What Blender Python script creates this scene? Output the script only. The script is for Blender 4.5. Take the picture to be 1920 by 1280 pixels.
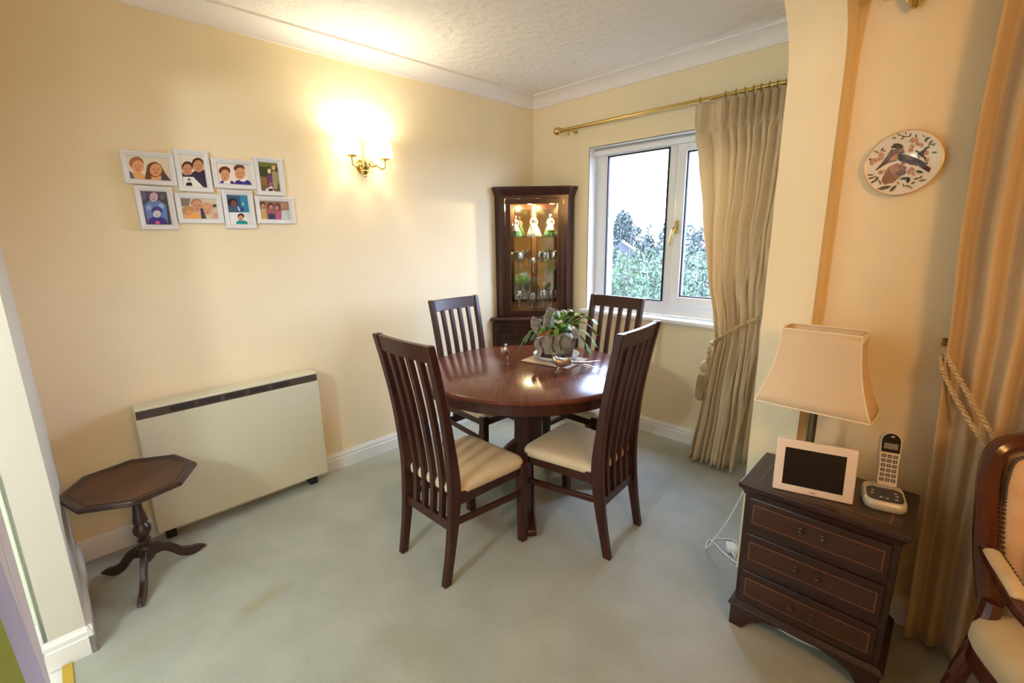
import bpy, bmesh, math, random
from mathutils import Vector, Matrix
random.seed(7)
R = math.radians
PI = math.pi
S = bpy.context.scene
COL = S.collection
for o in list(bpy.data.objects):
    bpy.data.objects.remove(o)

# ------------------------------------------------------------------ camera
cam = bpy.data.cameras.new('camera')
cam.sensor_fit = 'HORIZONTAL'; cam.sensor_width = 36.0
cam.lens = 871.0077 / 1920 * 36.0
cam.clip_start = 0.02; cam.clip_end = 300
camo = bpy.data.objects.new('camera', cam); COL.objects.link(camo)
_r = Vector((0.70676486, 0.70729163, -0.01489946))
_u = Vector((-0.14580585, 0.16624132, 0.97524585))
_f = Vector((-0.69226013, 0.68709707, -0.22062078))
camo.matrix_world = Matrix(((_r.x, _u.x, -_f.x, 2.849226), (_r.y, _u.y, -_f.y, -3.120815),
                            (_r.z, _u.z, -_f.z, 1.494005), (0, 0, 0, 1)))
S.camera = camo

# ------------------------------------------------------------------ sky, lights, exposure
W = bpy.data.worlds.new('overcast_sky'); S.world = W; W.use_nodes = True
bg = W.node_tree.nodes['Background']
bg.inputs[0].default_value = (0.54, 0.66, 1.0, 1)
bg.inputs[1].default_value = 21.0
S.view_settings.view_transform = 'Standard'
S.view_settings.look = 'None'
S.view_settings.exposure = 0.42
S.view_settings.gamma = 1.0
S.view_settings.use_curve_mapping = False
S.cycles.max_bounces = 8; S.cycles.diffuse_bounces = 5; S.cycles.glossy_bounces = 4; S.cycles.transmission_bounces = 6; S.cycles.transparent_max_bounces = 10
S.cycles.caustics_reflective = False; S.cycles.caustics_refractive = False; S.cycles.sample_clamp_indirect = 8.0


def light(name, kind, loc, power, color, size=0.1, rot=None, **kw):
    l = bpy.data.lights.new(name, kind); l.energy = power; l.color = color
    if kind == 'AREA':
        l.size = size
        if 'size_y' in kw:
            l.shape = 'RECTANGLE'; l.size_y = kw['size_y']
    elif kind in ('POINT', 'SPOT'):
        l.shadow_soft_size = size
    if kind == 'SPOT':
        l.spot_size = kw.get('angle', R(70)); l.spot_blend = kw.get('blend', 0.6)
    o = bpy.data.objects.new(name, l); COL.objects.link(o); o.location = loc
    if rot: o.rotation_euler = rot
    return o


# sampling portal of the dining window opening (gives no light of its own, guides the sky light)
wl = light('window_daylight', 'AREA', (1.25, 0.22, 1.52), 1, (1, 1, 1), 1.34, (R(-90), 0, 0), size_y=1.24)
wl.data.cycles.is_portal = True
# unseen lamps added to brighten the dining room from living room and hall
light('added_living_light', 'POINT', (4.0, -2.85, 2.0), 45, (1.0, 0.52, 0.17), 0.22)
light('added_hall_light', 'POINT', (2.0, -4.5, 1.9), 70, (0.88, 0.98, 0.95), 0.12)

# ------------------------------------------------------------------ materials
MATS = {}


def mat(name, col, rough=0.5, metal=0.0, var=None, vscale=8, bump=0, bscale=60, bdist=0.004, stretch=None, spec=0.5,
        trans=0, ior=1.45, emit=None, estr=0, coat=0, alpha=1, var2=None, v2scale=2, sheen=0, subsurf=0):
    if name in MATS: return MATS[name]
    m = bpy.data.materials.new(name); m.use_nodes = True
    nt = m.node_tree; b = nt.nodes['Principled BSDF']
    b.inputs['Base Color'].default_value = (*col, 1)
    b.inputs['Roughness'].default_value = rough
    b.inputs['Metallic'].default_value = metal
    b.inputs['Specular IOR Level'].default_value = spec
    b.inputs['Transmission Weight'].default_value = trans
    b.inputs['IOR'].default_value = ior
    b.inputs['Coat Weight'].default_value = coat
    b.inputs['Coat Roughness'].default_value = 0.12
    b.inputs['Alpha'].default_value = alpha
    b.inputs['Sheen Weight'].default_value = sheen
    b.inputs['Subsurface Weight'].default_value = subsurf
    if emit:
        b.inputs['Emission Color'].default_value = (*emit, 1); b.inputs['Emission Strength'].default_value = estr
    tc = nt.nodes.new('ShaderNodeTexCoord')
    mp = nt.nodes.new('ShaderNodeMapping'); nt.links.new(tc.outputs['Object'], mp.inputs[0])
    if stretch: mp.inputs['Scale'].default_value = stretch
    last = None
    if var is not None:
        n = nt.nodes.new('ShaderNodeTexNoise'); n.inputs['Scale'].default_value = vscale; n.inputs['Detail'].default_value = 6
        nt.links.new(mp.outputs[0], n.inputs['Vector'])
        rp = nt.nodes.new('ShaderNodeValToRGB')
        rp.color_ramp.elements[0].position = 0.36; rp.color_ramp.elements[1].position = 0.66
        rp.color_ramp.elements[0].color = (*col, 1); rp.color_ramp.elements[1].color = (*var, 1)
        nt.links.new(n.outputs[0], rp.inputs[0]); last = rp.outputs[0]
        if var2 is not None:
            n2 = nt.nodes.new('ShaderNodeTexNoise'); n2.inputs['Scale'].default_value = v2scale; n2.inputs['Detail'].default_value = 3
            nt.links.new(tc.outputs['Object'], n2.inputs['Vector'])
            rp2 = nt.nodes.new('ShaderNodeValToRGB'); rp2.color_ramp.elements[0].position = 0.5; rp2.color_ramp.elements[1].position = 0.75
            nt.links.new(n2.outputs[0], rp2.inputs[0])
            mx = nt.nodes.new('ShaderNodeMix'); mx.data_type = 'RGBA'
            nt.links.new(rp2.outputs[0], mx.inputs[0]); nt.links.new(last, mx.inputs[6])
            mx.inputs[7].default_value = (*var2, 1); last = mx.outputs[2]
        nt.links.new(last, b.inputs['Base Color'])
    if bump:
        n = nt.nodes.new('ShaderNodeTexNoise'); n.inputs['Scale'].default_value = bscale; n.inputs['Detail'].default_value = 4
        nt.links.new(mp.outputs[0], n.inputs['Vector'])
        bp = nt.nodes.new('ShaderNodeBump'); bp.inputs['Strength'].default_value = bump; bp.inputs['Distance'].default_value = bdist
        nt.links.new(n.outputs[0], bp.inputs['Height']); nt.links.new(bp.outputs[0], b.inputs['Normal'])
    MATS[name] = m
    return m


def thin_glass(name, tint=(1, 1, 1), gloss=0.06):
    m = bpy.data.materials.new(name); m.use_nodes = True; nt = m.node_tree; nt.nodes.clear()
    o = nt.nodes.new('ShaderNodeOutputMaterial'); mx = nt.nodes.new('ShaderNodeMixShader'); t = nt.nodes.new('ShaderNodeBsdfTransparent'); g = nt.nodes.new('ShaderNodeBsdfGlossy')
    t.inputs[0].default_value = (*tint, 1); g.inputs['Roughness'].default_value = 0.02; mx.inputs[0].default_value = gloss
    nt.links.new(t.outputs[0], mx.inputs[1]); nt.links.new(g.outputs[0], mx.inputs[2]); nt.links.new(mx.outputs[0], o.inputs[0]); return m


def translucent(m, amount, col):
    nt = m.node_tree; b = nt.nodes['Principled BSDF']; o = nt.nodes['Material Output']
    mx = nt.nodes.new('ShaderNodeMixShader'); t = nt.nodes.new('ShaderNodeBsdfTranslucent'); t.inputs[0].default_value = (*col, 1); mx.inputs[0].default_value = amount
    nt.links.new(b.outputs[0], mx.inputs[1]); nt.links.new(t.outputs[0], mx.inputs[2]); nt.links.new(mx.outputs[0], o.inputs[0]); return m


def flat(rgb):
    k = 'print_%02x%02x%02x' % tuple(int(c * 255) for c in rgb)
    lin = tuple((c / 12.92 if c <= 0.04045 else ((c + 0.055) / 1.055) ** 2.4) for c in rgb)
    return mat(k, lin, 0.35)


WALL = mat('cream_wall_paint', (0.87, 0.75, 0.52), 0.75, var=(0.85, 0.73, 0.505), vscale=3, bump=0.35, bscale=150, bdist=0.002, spec=0.2)
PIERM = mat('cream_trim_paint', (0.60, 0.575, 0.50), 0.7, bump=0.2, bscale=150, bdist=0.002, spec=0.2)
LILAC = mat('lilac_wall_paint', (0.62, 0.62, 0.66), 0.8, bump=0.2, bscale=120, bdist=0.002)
CEIL = mat('stippled_white_ceiling', (0.89, 0.86, 0.84), 0.8, bump=1.0, bscale=18, bdist=0.014, spec=0.2)
COVE = mat('white_cornice', (0.86, 0.83, 0.81), 0.6, spec=0.3)
CARPET = mat('grey_green_carpet', (0.36, 0.385, 0.345), 0.95, var=(0.41, 0.435, 0.39), vscale=5, var2=(0.315, 0.325, 0.255), v2scale=1.6,
             bump=0.6, bscale=260, bdist=0.006, spec=0.1, sheen=0.3)
def add_stain(m, at, scale, col):
    nt = m.node_tree; b = nt.nodes['Principled BSDF']; src = b.inputs['Base Color'].links[0].from_socket
    tc = nt.nodes.new('ShaderNodeTexCoord'); mp = nt.nodes.new('ShaderNodeMapping'); mp.vector_type = 'TEXTURE'
    mp.inputs['Location'].default_value = at; mp.inputs['Scale'].default_value = scale; mp.inputs['Rotation'].default_value = (0, 0, R(12))
    nt.links.new(tc.outputs['Object'], mp.inputs[0])
    ln = nt.nodes.new('ShaderNodeVectorMath'); ln.operation = 'LENGTH'; nt.links.new(mp.outputs[0], ln.inputs[0])
    nz = nt.nodes.new('ShaderNodeTexNoise'); nz.inputs['Scale'].default_value = 14; nt.links.new(tc.outputs['Object'], nz.inputs['Vector'])
    ad = nt.nodes.new('ShaderNodeMath'); ad.operation = 'ADD'; nt.links.new(ln.outputs['Value'], ad.inputs[0]); nt.links.new(nz.outputs[0], ad.inputs[1])
    mr = nt.nodes.new('ShaderNodeMapRange'); mr.inputs[1].default_value = 0.45; mr.inputs[2].default_value = 1.45; mr.inputs[3].default_value = 0.75; mr.inputs[4].default_value = 0.0
    nt.links.new(ad.outputs[0], mr.inputs[0])
    mx = nt.nodes.new('ShaderNodeMix'); mx.data_type = 'RGBA'; nt.links.new(mr.outputs[0], mx.inputs[0]); nt.links.new(src, mx.inputs[6]); mx.inputs[7].default_value = (*col, 1)
    nt.links.new(mx.outputs[2], b.inputs['Base Color'])


add_stain(CARPET, (0.89, -2.69, 0), (0.055, 0.16, 1), (0.30, 0.29, 0.13))
GLOSSW = mat('white_gloss_paint', (0.80, 0.80, 0.79), 0.35)
UPVC = mat('white_window_plastic', (0.78, 0.79, 0.80), 0.3)
MAHOG = mat('dark_mahogany', (0.056, 0.0155, 0.009), 0.34, var=(0.030, 0.009, 0.006), vscale=5, stretch=(9, 9, 1), bump=0.06, bscale=14, coat=0.12, spec=0.4)
MAHOGT = mat('mahogany_table_top', (0.150, 0.040, 0.019), 0.21, var=(0.098, 0.026, 0.013), vscale=5, stretch=(1.2, 12, 1), coat=0.15, spec=0.45)
MAHOGC = mat('mahogany_cabinet', (0.045, 0.0120, 0.0075), 0.28, var=(0.024, 0.0075, 0.0055), vscale=4, stretch=(8, 8, 1), coat=0.35)
TRIPM = mat('aged_dark_wood', (0.045, 0.020, 0.013), 0.35, var=(0.026, 0.013, 0.010), vscale=6, stretch=(6, 6, 1.2), coat=0.2)
TRIPT = mat('worn_table_leather', (0.105, 0.042, 0.020), 0.42, var=(0.070, 0.028, 0.015), vscale=7)
CHESTM = mat('dark_chest_wood', (0.034, 0.012, 0.0085), 0.33, var=(0.020, 0.008, 0.0065), vscale=4, stretch=(1, 6, 9), coat=0.25)
CHESTD = mat('drawer_panel_wood', (0.055, 0.018, 0.010), 0.35, var=(0.036, 0.013, 0.008), vscale=4, stretch=(1, 6, 9), coat=0.25)
INLAY = mat('light_inlay_line', (0.20, 0.075, 0.028), 0.4)
SEATF = mat('cream_seat_fabric', (0.68, 0.565, 0.38), 0.85, var=(0.64, 0.52, 0.34), vscale=14, bump=0.3, bscale=320, bdist=0.002, sheen=0.2)
CURT = mat('beige_curtain_fabric', (0.82, 0.665, 0.44), 0.75, var=(0.77, 0.62, 0.40), vscale=20, stretch=(6, 6, 1), bump=0.15, bscale=200, bdist=0.002, sheen=0.2)
translucent(CURT, 0.25, (0.84, 0.66, 0.40))
CURTR = mat('striped_cream_curtain', (0.60, 0.465, 0.295), 0.8, var=(0.48, 0.36, 0.215), vscale=7, stretch=(5, 5, 0.15), sheen=0.2)
ROPE = mat('gold_cream_rope', (0.52, 0.38, 0.20), 0.6, var=(0.66, 0.54, 0.34), vscale=80)
TASS = mat('tassel_thread', (0.30, 0.21, 0.10), 0.7, var=(0.56, 0.44, 0.26), vscale=40, stretch=(3, 3, 0.2))
BRASS = mat('polished_brass', (0.66, 0.49, 0.17), 0.22, 1.0)
BRASSD = mat('aged_brass', (0.36, 0.24, 0.09), 0.35, 1.0)
HEAT = mat('cream_enamel', (0.63, 0.60, 0.455), 0.4, bump=0.03, bscale=90)
GRILLE = mat('dark_brown_grille', (0.075, 0.055, 0.045), 0.45)
VENT = mat('black_vent', (0.012, 0.014, 0.014), 0.5)
BLACK = mat('black_rubber', (0.012, 0.012, 0.012), 0.6)
FRAMEW = mat('white_frame_lacquer', (0.76, 0.765, 0.78), 0.35)
SHADE = mat('cream_lamp_shade', (0.72, 0.56, 0.38), 0.8, trans=0, subsurf=0)
SHADEP = mat('shade_piping', (0.86, 0.76, 0.60), 0.7)
PINKW = mat('pale_pink_white_plastic', (0.80, 0.69, 0.61), 0.35)
SCREEN = mat('black_glass_screen', (0.010, 0.009, 0.010), 0.12)
SILVER = mat('silver_plastic', (0.62, 0.58, 0.50), 0.35, 0.2)
DGREY = mat('dark_grey_plastic', (0.055, 0.055, 0.06), 0.35)
LCD = mat('grey_lcd', (0.20, 0.20, 0.18), 0.25)
KEYM = mat('dark_key_plastic', (0.09, 0.085, 0.085), 0.4)
KEYP = mat('pale_key_print', (0.55, 0.53, 0.50), 0.5)
PORC = mat('white_glazed_porcelain', (0.78, 0.745, 0.69), 0.12)
GOLD = mat('gold_rim', (0.75, 0.42, 0.12), 0.3, 0.7)
STONE = mat('mossy_grey_stone', (0.22, 0.19, 0.165), 0.9, var=(0.36, 0.32, 0.29), vscale=22, var2=(0.10, 0.115, 0.045), v2scale=9, bump=1.0, bscale=45, bdist=0.01)
STONED = mat('damp_brown_stone', (0.065, 0.048, 0.038), 0.9, var=(0.12, 0.09, 0.07), vscale=30, bump=0.8, bscale=50)
MOSS = mat('green_moss', (0.09, 0.115, 0.02), 0.9, bump=0.8, bscale=90)
SOIL = mat('dark_soil', (0.03, 0.02, 0.013), 0.95, bump=0.8, bscale=70)
LEAF = mat('cactus_green', (0.075, 0.20, 0.018), 0.35, var=(0.15, 0.30, 0.03), vscale=18)
LEAFD = mat('dark_leaf_green', (0.03, 0.085, 0.014), 0.4, var=(0.06, 0.13, 0.02), vscale=18)
RIBB = mat('silver_grey_ribbon', (0.22, 0.20, 0.19), 0.5, var=(0.34, 0.32, 0.31), vscale=45, bump=0.3, bscale=80)
RIBS = mat('silver_ribbon_blue_reflection', (0.50, 0.60, 0.72), 0.22, 0.4)  # silver ribbon, with its blue reflections put into the base colour
REDC = mat('red_card', (0.55, 0.045, 0.02), 0.5)
GLASSC = mat('clear_glass', (0.96, 0.98, 0.97), 0.02, trans=1.0, ior=1.45)
PANE = thin_glass('window_glass', (0.96, 0.98, 0.97), 0.04)
PEWT = mat('silvered_metal', (0.46, 0.38, 0.30), 0.28, 0.85, var=(0.62, 0.55, 0.48), vscale=60, bump=0.5, bscale=160, bdist=0.002)
DISHW = mat('white_ribbed_glass', (0.74, 0.76, 0.79), 0.15)
CORK = mat('cork_mat_edge', (0.30, 0.145, 0.07), 0.7)
MATP = mat('placemat_print', (0.62, 0.47, 0.36), 0.3, var=(0.66, 0.62, 0.58), vscale=9, var2=(0.16, 0.15, 0.10), v2scale=14)
PEACH = mat('peach_damask', (0.62, 0.39, 0.22), 0.75, var=(0.68, 0.47, 0.29), vscale=16, bump=0.3, bscale=40, sheen=0.3)
CREAMD = mat('cream_damask', (0.62, 0.52, 0.35), 0.75, var=(0.55, 0.44, 0.27), vscale=14, bump=0.3, bscale=40, sheen=0.3)
CHAIRW = mat('red_mahogany_frame', (0.095, 0.022, 0.010), 0.25, var=(0.055, 0.014, 0.008), vscale=5, stretch=(5, 5, 1), coat=0.4)
CABLE = mat('white_cable', (0.75, 0.74, 0.70), 0.4)
MIRR = mat('aged_mirror', (0.90, 0.86, 0.76), 0.06, 1.0)
CABIN = mat('warm_cabinet_lining', (0.16, 0.06, 0.028), 0.4)
FIGW = mat('glossy_white_china', (0.82, 0.78, 0.68), 0.2)
FIGG = mat('green_china_glaze', (0.10, 0.22, 0.10), 0.25)
SKIN = mat('painted_china_skin', (0.66, 0.42, 0.28), 0.35)
HAIR = mat('painted_china_hair', (0.16, 0.08, 0.03), 0.35)
BULB = mat('lit_bulb', (1, 0.9, 0.7), 0.5, emit=(1.0, 0.80, 0.48), estr=14)
GLOW = mat('lit_frosted_glass', (0.95, 0.9, 0.8), 0.6, emit=(1.0, 0.84, 0.55), estr=7.0)
HALLF = mat('white_hall_vinyl', (0.74, 0.75, 0.72), 0.4)
DOORM = mat('pale_green_white_door', (0.70, 0.76, 0.62), 0.4)
GROOVE = mat('door_groove', (0.28, 0.31, 0.25), 0.6)
OLIVE = mat('olive_green_print', (0.26, 0.33, 0.03), 0.7)
LILACP = mat('lilac_print', (0.50, 0.52, 0.74), 0.7, var=(0.36, 0.40, 0.58), vscale=4)
RENDERW = mat('outdoor_render_white', (0.85, 0.88, 0.88), 0.8)


# ------------------------------------------------------------------ mesh builder
class MB:
    def __init__(s):
        s.v = []; s.f = []; s.m = []; s.cur = 0

    def add(s, vs, fs):
        b = len(s.v); s.v += [tuple(x) for x in vs]
        for f in fs:
            s.f.append(tuple(b + i for i in f)); s.m.append(s.cur)
        return s

    def box(s, x0, x1, y0, y1, z0, z1, M=None):
        vs = [Vector(p) for p in ((x0, y0, z0), (x1, y0, z0), (x1, y1, z0), (x0, y1, z0), (x0, y0, z1), (x1, y0, z1), (x1, y1, z1), (x0, y1, z1))]
        if M is not None: vs = [M @ p for p in vs]
        return s.add(vs, [(0, 3, 2, 1), (4, 5, 6, 7), (0, 1, 5, 4), (1, 2, 6, 5), (2, 3, 7, 6), (3, 0, 4, 7)])

    def prism(s, pts, vec):
        n = len(pts); a = [Vector(p) for p in pts]; v = Vector(vec)
        return s.add(a + [p + v for p in a], [tuple(range(n))[::-1], tuple(range(n, 2 * n))] + [(i, (i + 1) % n, n + (i + 1) % n, n + i) for i in range(n)])

    def loft(s, rings, closed=True, cap=True):
        n = len(rings[0]); vs = [p for r in rings for p in r]; fs = []
        for i in range(len(rings) - 1):
            for j in range(n if closed else n - 1):
                k = (j + 1) % n
                fs.append((i * n + j, i * n + k, (i + 1) * n + k, (i + 1) * n + j))
        if cap and closed:
            fs.append(tuple(range(n))[::-1]); fs.append(tuple(range((len(rings) - 1) * n, len(rings) * n)))
        return s.add(vs, fs)

    def tube(s, pts, r, n=8, up=(0, 0, 1), flat=1.0, cap=True, square=False):
        P = [Vector(p) for p in pts]; rings = []; up = Vector(up); k = len(P)
        for i, p in enumerate(P):
            t = (P[min(i + 1, k - 1)] - P[max(i - 1, 0)]).normalized()
            a = t.cross(up)
            if a.length < 1e-4: a = t.cross(Vector((1, 0.01, 0)))
            a.normalize(); b = a.cross(t).normalized()
            rr = r[i] if isinstance(r, (list, tuple)) else r
            if square:
                w, h = rr if isinstance(rr, tuple) else (rr, rr * flat)
                rings.append([p + a * sx * w + b * sy * h for sx, sy in ((-1, -1), (1, -1), (1, 1), (-1, 1))])
            else:
                rings.append([p + a * math.cos(2 * PI * j / n) * rr + b * math.sin(2 * PI * j / n) * rr * flat for j in range(n)])
        return s.loft(rings, True, cap)

    def lathe(s, prof, n=24, c=(0, 0, 0), M=None, sx=1, sy=1, ripple=0, rn=0, cap=True):
        c = Vector(c); rings = []
        for r, z in prof:
            ring = []
            for j in range(n):
                a = 2 * PI * j / n
                q = r * (1 + ripple * math.cos(rn * a))
                p = Vector((q * math.cos(a) * sx, q * math.sin(a) * sy, z))
                if M is not None: p = M @ p
                ring.append(p + c)
            rings.append(ring)
        return s.loft(rings, True, cap)

    def ell(s, c, r, n=16, m=10, M=None):
        prof = [(max(1e-4, math.sin(PI * i / m)), -math.cos(PI * i / m)) for i in range(m + 1)]
        T = Matrix.Diagonal((r[0], r[1], r[2]))
        if M is not None: T = M.to_3x3() @ T
        return s.lathe(prof, n, c, T)

    def poly(s, pts):
        return s.add(pts, [tuple(range(len(pts)))])

    def torus(s, c, R0, r, M=None, n=20, k=8):
        rings = []
        for i in range(n + 1):
            a = 2 * PI * i / n; ring = []
            for j in range(k):
                b = 2 * PI * j / k
                p = Vector(((R0 + r * math.cos(b)) * math.cos(a), (R0 + r * math.cos(b)) * math.sin(a), r * math.sin(b)))
                if M is not None: p = M @ p
                ring.append(p + Vector(c))
            rings.append(ring)
        return s.loft(rings, True, False)

    def build(s, name, mats, parent=None, smooth=True, bevel=0, seg=2, solid=0, sub=0, loc=None, fix=True, angle=35):
        me = bpy.data.meshes.new(name); me.from_pydata(s.v, [], s.f)
        if not isinstance(mats, (list, tuple)): mats = [mats]
        for m in mats: me.materials.append(m)
        me.polygons.foreach_set('material_index', s.m)
        if fix:
            bm = bmesh.new(); bm.from_mesh(me); bmesh.ops.recalc_face_normals(bm, faces=bm.faces); bm.to_mesh(me); bm.free()
        if smooth:
            me.polygons.foreach_set('use_smooth', [True] * len(me.polygons))
            me.set_sharp_from_angle(angle=R(angle))
        o = bpy.data.objects.new(name, me); COL.objects.link(o)
        if parent: o.parent = parent
        if loc: o.location = loc
        if solid:
            md = o.modifiers.new('thickness', 'SOLIDIFY'); md.thickness = solid; md.offset = 0
        if bevel:
            md = o.modifiers.new('edge', 'BEVEL'); md.width = bevel; md.segments = seg; md.limit_method = 'ANGLE'; md.angle_limit = R(40)
        if sub:
            md = o.modifiers.new('smooth', 'SUBSURF'); md.levels = sub; md.render_levels = sub
        return o


def tag(o, label=None, cat=None, group=None, kind=None):
    if label: o['label'] = label
    if cat: o['category'] = cat
    if group: o['group'] = group
    if kind: o['kind'] = kind
    return o


def thing(name, label, cat, loc=(0, 0, 0), rotz=0, group=None):
    o = bpy.data.objects.new(name, None); COL.objects.link(o); o.location = loc; o.rotation_euler = (0, 0, rotz)
    o.empty_display_size = 0.1
    return tag(o, label, cat, group)


def struct(name, mb, m, label=None, cat=None, **kw):
    o = mb.build(name, m, smooth=kw.pop('smooth', False), **kw); tag(o, label, cat, kind='structure'); return o


def smoothcurve(pts, n):
    # Catmull-Rom through tuples
    out = []; P = [pts[0]] + list(pts) + [pts[-1]]
    for i in range(1, len(P) - 2):
        for k in range(n):
            t = k / n
            out.append(tuple(0.5 * (2 * b + (c - a) * t + (2 * a - 5 * b + 4 * c - d) * t * t + (3 * b - a - 3 * c + d) * t ** 3)
                             for a, b, c, d in zip(P[i - 1], P[i], P[i + 1], P[i + 2])))
    out.append(tuple(pts[-1])); return out


def lerp1(tab, z):
    # tab sorted ascending (key, value)
    if z <= tab[0][0]: return tab[0][1]
    for (a, x), (b, y) in zip(tab, tab[1:]):
        if z <= b:
            t = (z - a) / (b - a); t = t * t * (3 - 2 * t) * 0.5 + t * 0.5
            return x + (y - x) * t
    return tab[-1][1]


# ================================================================== THE ROOM
ZC = 2.605
# floor
f = MB(); f.box(-0.1, 6.6, -3.296, 0.0, -0.1, 0.0); f.box(2.6, 6.6, -6.1, -3.296, -0.1, 0.0)
struct('floor', f, CARPET, 'pale grey-green fitted carpet across the dining area', 'carpet')
f = MB(); f.box(0.3, 2.6, -5.6, -3.312, -0.1, -0.004)
struct('floor_hall', f, HALLF, 'white smooth floor beyond the brass threshold strip', 'floor')
c = MB(); c.box(-0.1, 6.6, -6.1, 0.35, ZC, ZC + 0.1)
struct('ceiling', c, CEIL, 'stippled white ceiling above the dining table', 'ceiling')
# left wall
w = MB(); w.box(-0.12, 0, -3.34, 0.35, 0, ZC)
struct('wall_left', w, WALL, 'cream wall with the photo frames, wall light and heater', 'wall')
# window wall with an opening
WX0, WX1, WZ0, WZ1 = 0.585, 1.93, 0.90, 2.145
w = MB(); w.box(0, WX0, 0, 0.25, 0, ZC); w.box(WX1, 2.25, 0, 0.25, 0, ZC); w.box(WX0, WX1, 0, 0.25, 0, WZ0 - 0.03); w.box(WX0, WX1, 0, 0.25, WZ1, ZC)
struct('wall_window', w, WALL, 'cream wall around the window behind the corner cabinet', 'wall')
# white reveal lining at the left of the opening and above
w = MB(); w.box(WX0 - 0.004, WX0 + 0.003, 0.0, 0.25, WZ0, WZ1); w.box(WX1 - 0.003, WX1 + 0.004, 0.0, 0.25, WZ0, WZ1); w.box(WX0, WX1, 0.0, 0.25, WZ1 - 0.003, WZ1 + 0.004)
struct('trim_1', w, GLOSSW, 'pale painted reveal lining the window opening', 'window reveal')
# pier with the arch towards the camera (wall running in y, thickness 2.251 - 2.423)
PX0, PX1, PY = 2.251, 2.423, -1.10
prof = [(0.0, 0.0), (PY, 0.0), (PY, 1.95)]
arch = [(-1.087, 2.02), (-1.104, 2.10), (-1.126, 2.147), (-1.160, 2.19), (-1.215, 2.245), (-1.30, 2.31), (-1.43, 2.38), (-1.62, 2.43), (-1.9, 2.46), (-2.15, 2.465)]
arch = [(PY, 2.02), (-1.107, 2.09), (-1.126, 2.147), (-1.163, 2.195), (-1.215, 2.245)] + arch[5:]
poly = [(PX0, 0.0, 0.0)] + [(PX0, y, z) for y, z in prof[1:]] + [(PX0, y, z) for y, z in arch]
mirror = [(PX0, -4.3 - y, z) for y, z in arch[::-1]][1:]
poly += mirror + [(PX0, -3.20, 1.95), (PX0, -3.20, 0.0), (PX0, -3.30, 0.0), (PX0, -3.30, ZC), (PX0, 0.0, ZC)]
w = MB(); w.prism(poly, (PX1 - PX0, 0, 0))
struct('wall_arch', w, WALL, smooth=True, angle=30, label='cream arched pier between the dining window and the hanging plate', cat='wall')
# wall carrying the plate
w = MB(); w.box(PX1, 6.6, -0.98, -0.80, 0, ZC)
struct('wall_right', w, WALL, 'cream wall carrying the round bird plate', 'wall')
# left nib by the tripod table, doorway head, stub at the left edge, hall shell, living room shell
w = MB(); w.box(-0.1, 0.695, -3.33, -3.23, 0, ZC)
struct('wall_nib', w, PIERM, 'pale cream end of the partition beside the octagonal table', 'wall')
w = MB(); w.box(0.695, 2.251, -3.33, -3.23, 2.12, ZC)
struct('wall_doorhead', w, WALL)
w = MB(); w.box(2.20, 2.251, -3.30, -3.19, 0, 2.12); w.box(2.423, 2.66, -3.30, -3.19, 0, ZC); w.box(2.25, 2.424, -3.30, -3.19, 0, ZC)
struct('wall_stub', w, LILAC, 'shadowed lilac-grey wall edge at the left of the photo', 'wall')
w = MB(); w.box(0.40, 0.56, -5.6, -3.33, 0, ZC); w.box(0.4, 2.7, -5.7, -5.6, 0, ZC); w.box(2.56, 2.66, -5.6, -3.30, 0, ZC)
struct('wall_hall', w, GLOSSW)
w = MB(); w.box(6.5, 6.6, -6.1, -0.98, 0, ZC); w.box(2.56, 6.6, -6.1, -6.0, 0, ZC); w.box(2.56, 2.66, -6.0, -4.7, 0, ZC)
struct('wall_living', w, WALL)


# skirting and cornice profiles
def skirting(name, a, b, nrm, label, h=0.112):
    a = Vector((*a, 0)); b = Vector((*b, 0)); n = Vector((*nrm, 0)); pr = [(0, 0), (0.016, 0), (0.016, 0.072), (0.0125, 0.076), (0.0125, 0.094), (0.007, 0.104), (0.005, h), (0, h)]
    mb = MB(); mb.prism([a + n * d + Vector((0, 0, z)) for d, z in pr], b - a)
    return struct(name, mb, GLOSSW, label, 'skirting board')


skirting('baseboard_left', (0, -3.23), (0, 0), (1, 0), 'white skirting board along the left wall behind the heater')
skirting('baseboard_window', (0.0, 0), (2.25, 0), (0, -1), 'white skirting board under the window beside the curtain')
skirting('baseboard_nib', (0.695, -3.346), (0.695, -3.214), (1, 0), 'white skirting board wrapped round the partition end')
skirting('baseboard_recess', (0.711, -3.23), (0.0, -3.23), (0, 1), 'white skirting board on the shaded side of the partition')
skirting('baseboard_right', (PX1, -0.98), (6.5, -0.98), (0, -1), 'white skirting board behind the chest of drawers')


def cornice(name, a, b, nrm, label):
    a = Vector((*a, 0)); b = Vector((*b, 0)); n = Vector((*nrm, 0))
    pr = [(0, ZC), (0, 2.520), (0.008, 2.520), (0.008, 2.527)] + [(0.008 + 0.076 * (1 - math.cos(t * PI / 20)), 2.527 + 0.066 * math.sin(t * PI / 20)) for t in range(1, 11)] + [(0.092, 2.593), (0.092, ZC)]
    mb = MB(); mb.prism([a + n * d + Vector((0, 0, z)) for d, z in pr], b - a)
    o = struct(name, mb, COVE, label, 'cornice', smooth=True); return o


cornice('trim_2', (0, -3.23), (0, -0.0), (1, 0), 'white coved cornice along the top of the left wall')
cornice('trim_3', (0.0, 0), (2.25, 0), (0, -1), 'white coved cornice above the window and curtain pole')

# ------------------------------------------------------------------ window
win = bpy.data.objects.new('window_1', None); COL.objects.link(win); tag(win, 'white plastic window with one fixed and one opening pane', 'window', kind='structure')
FY0, FY1 = 0.10, 0.17


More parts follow.
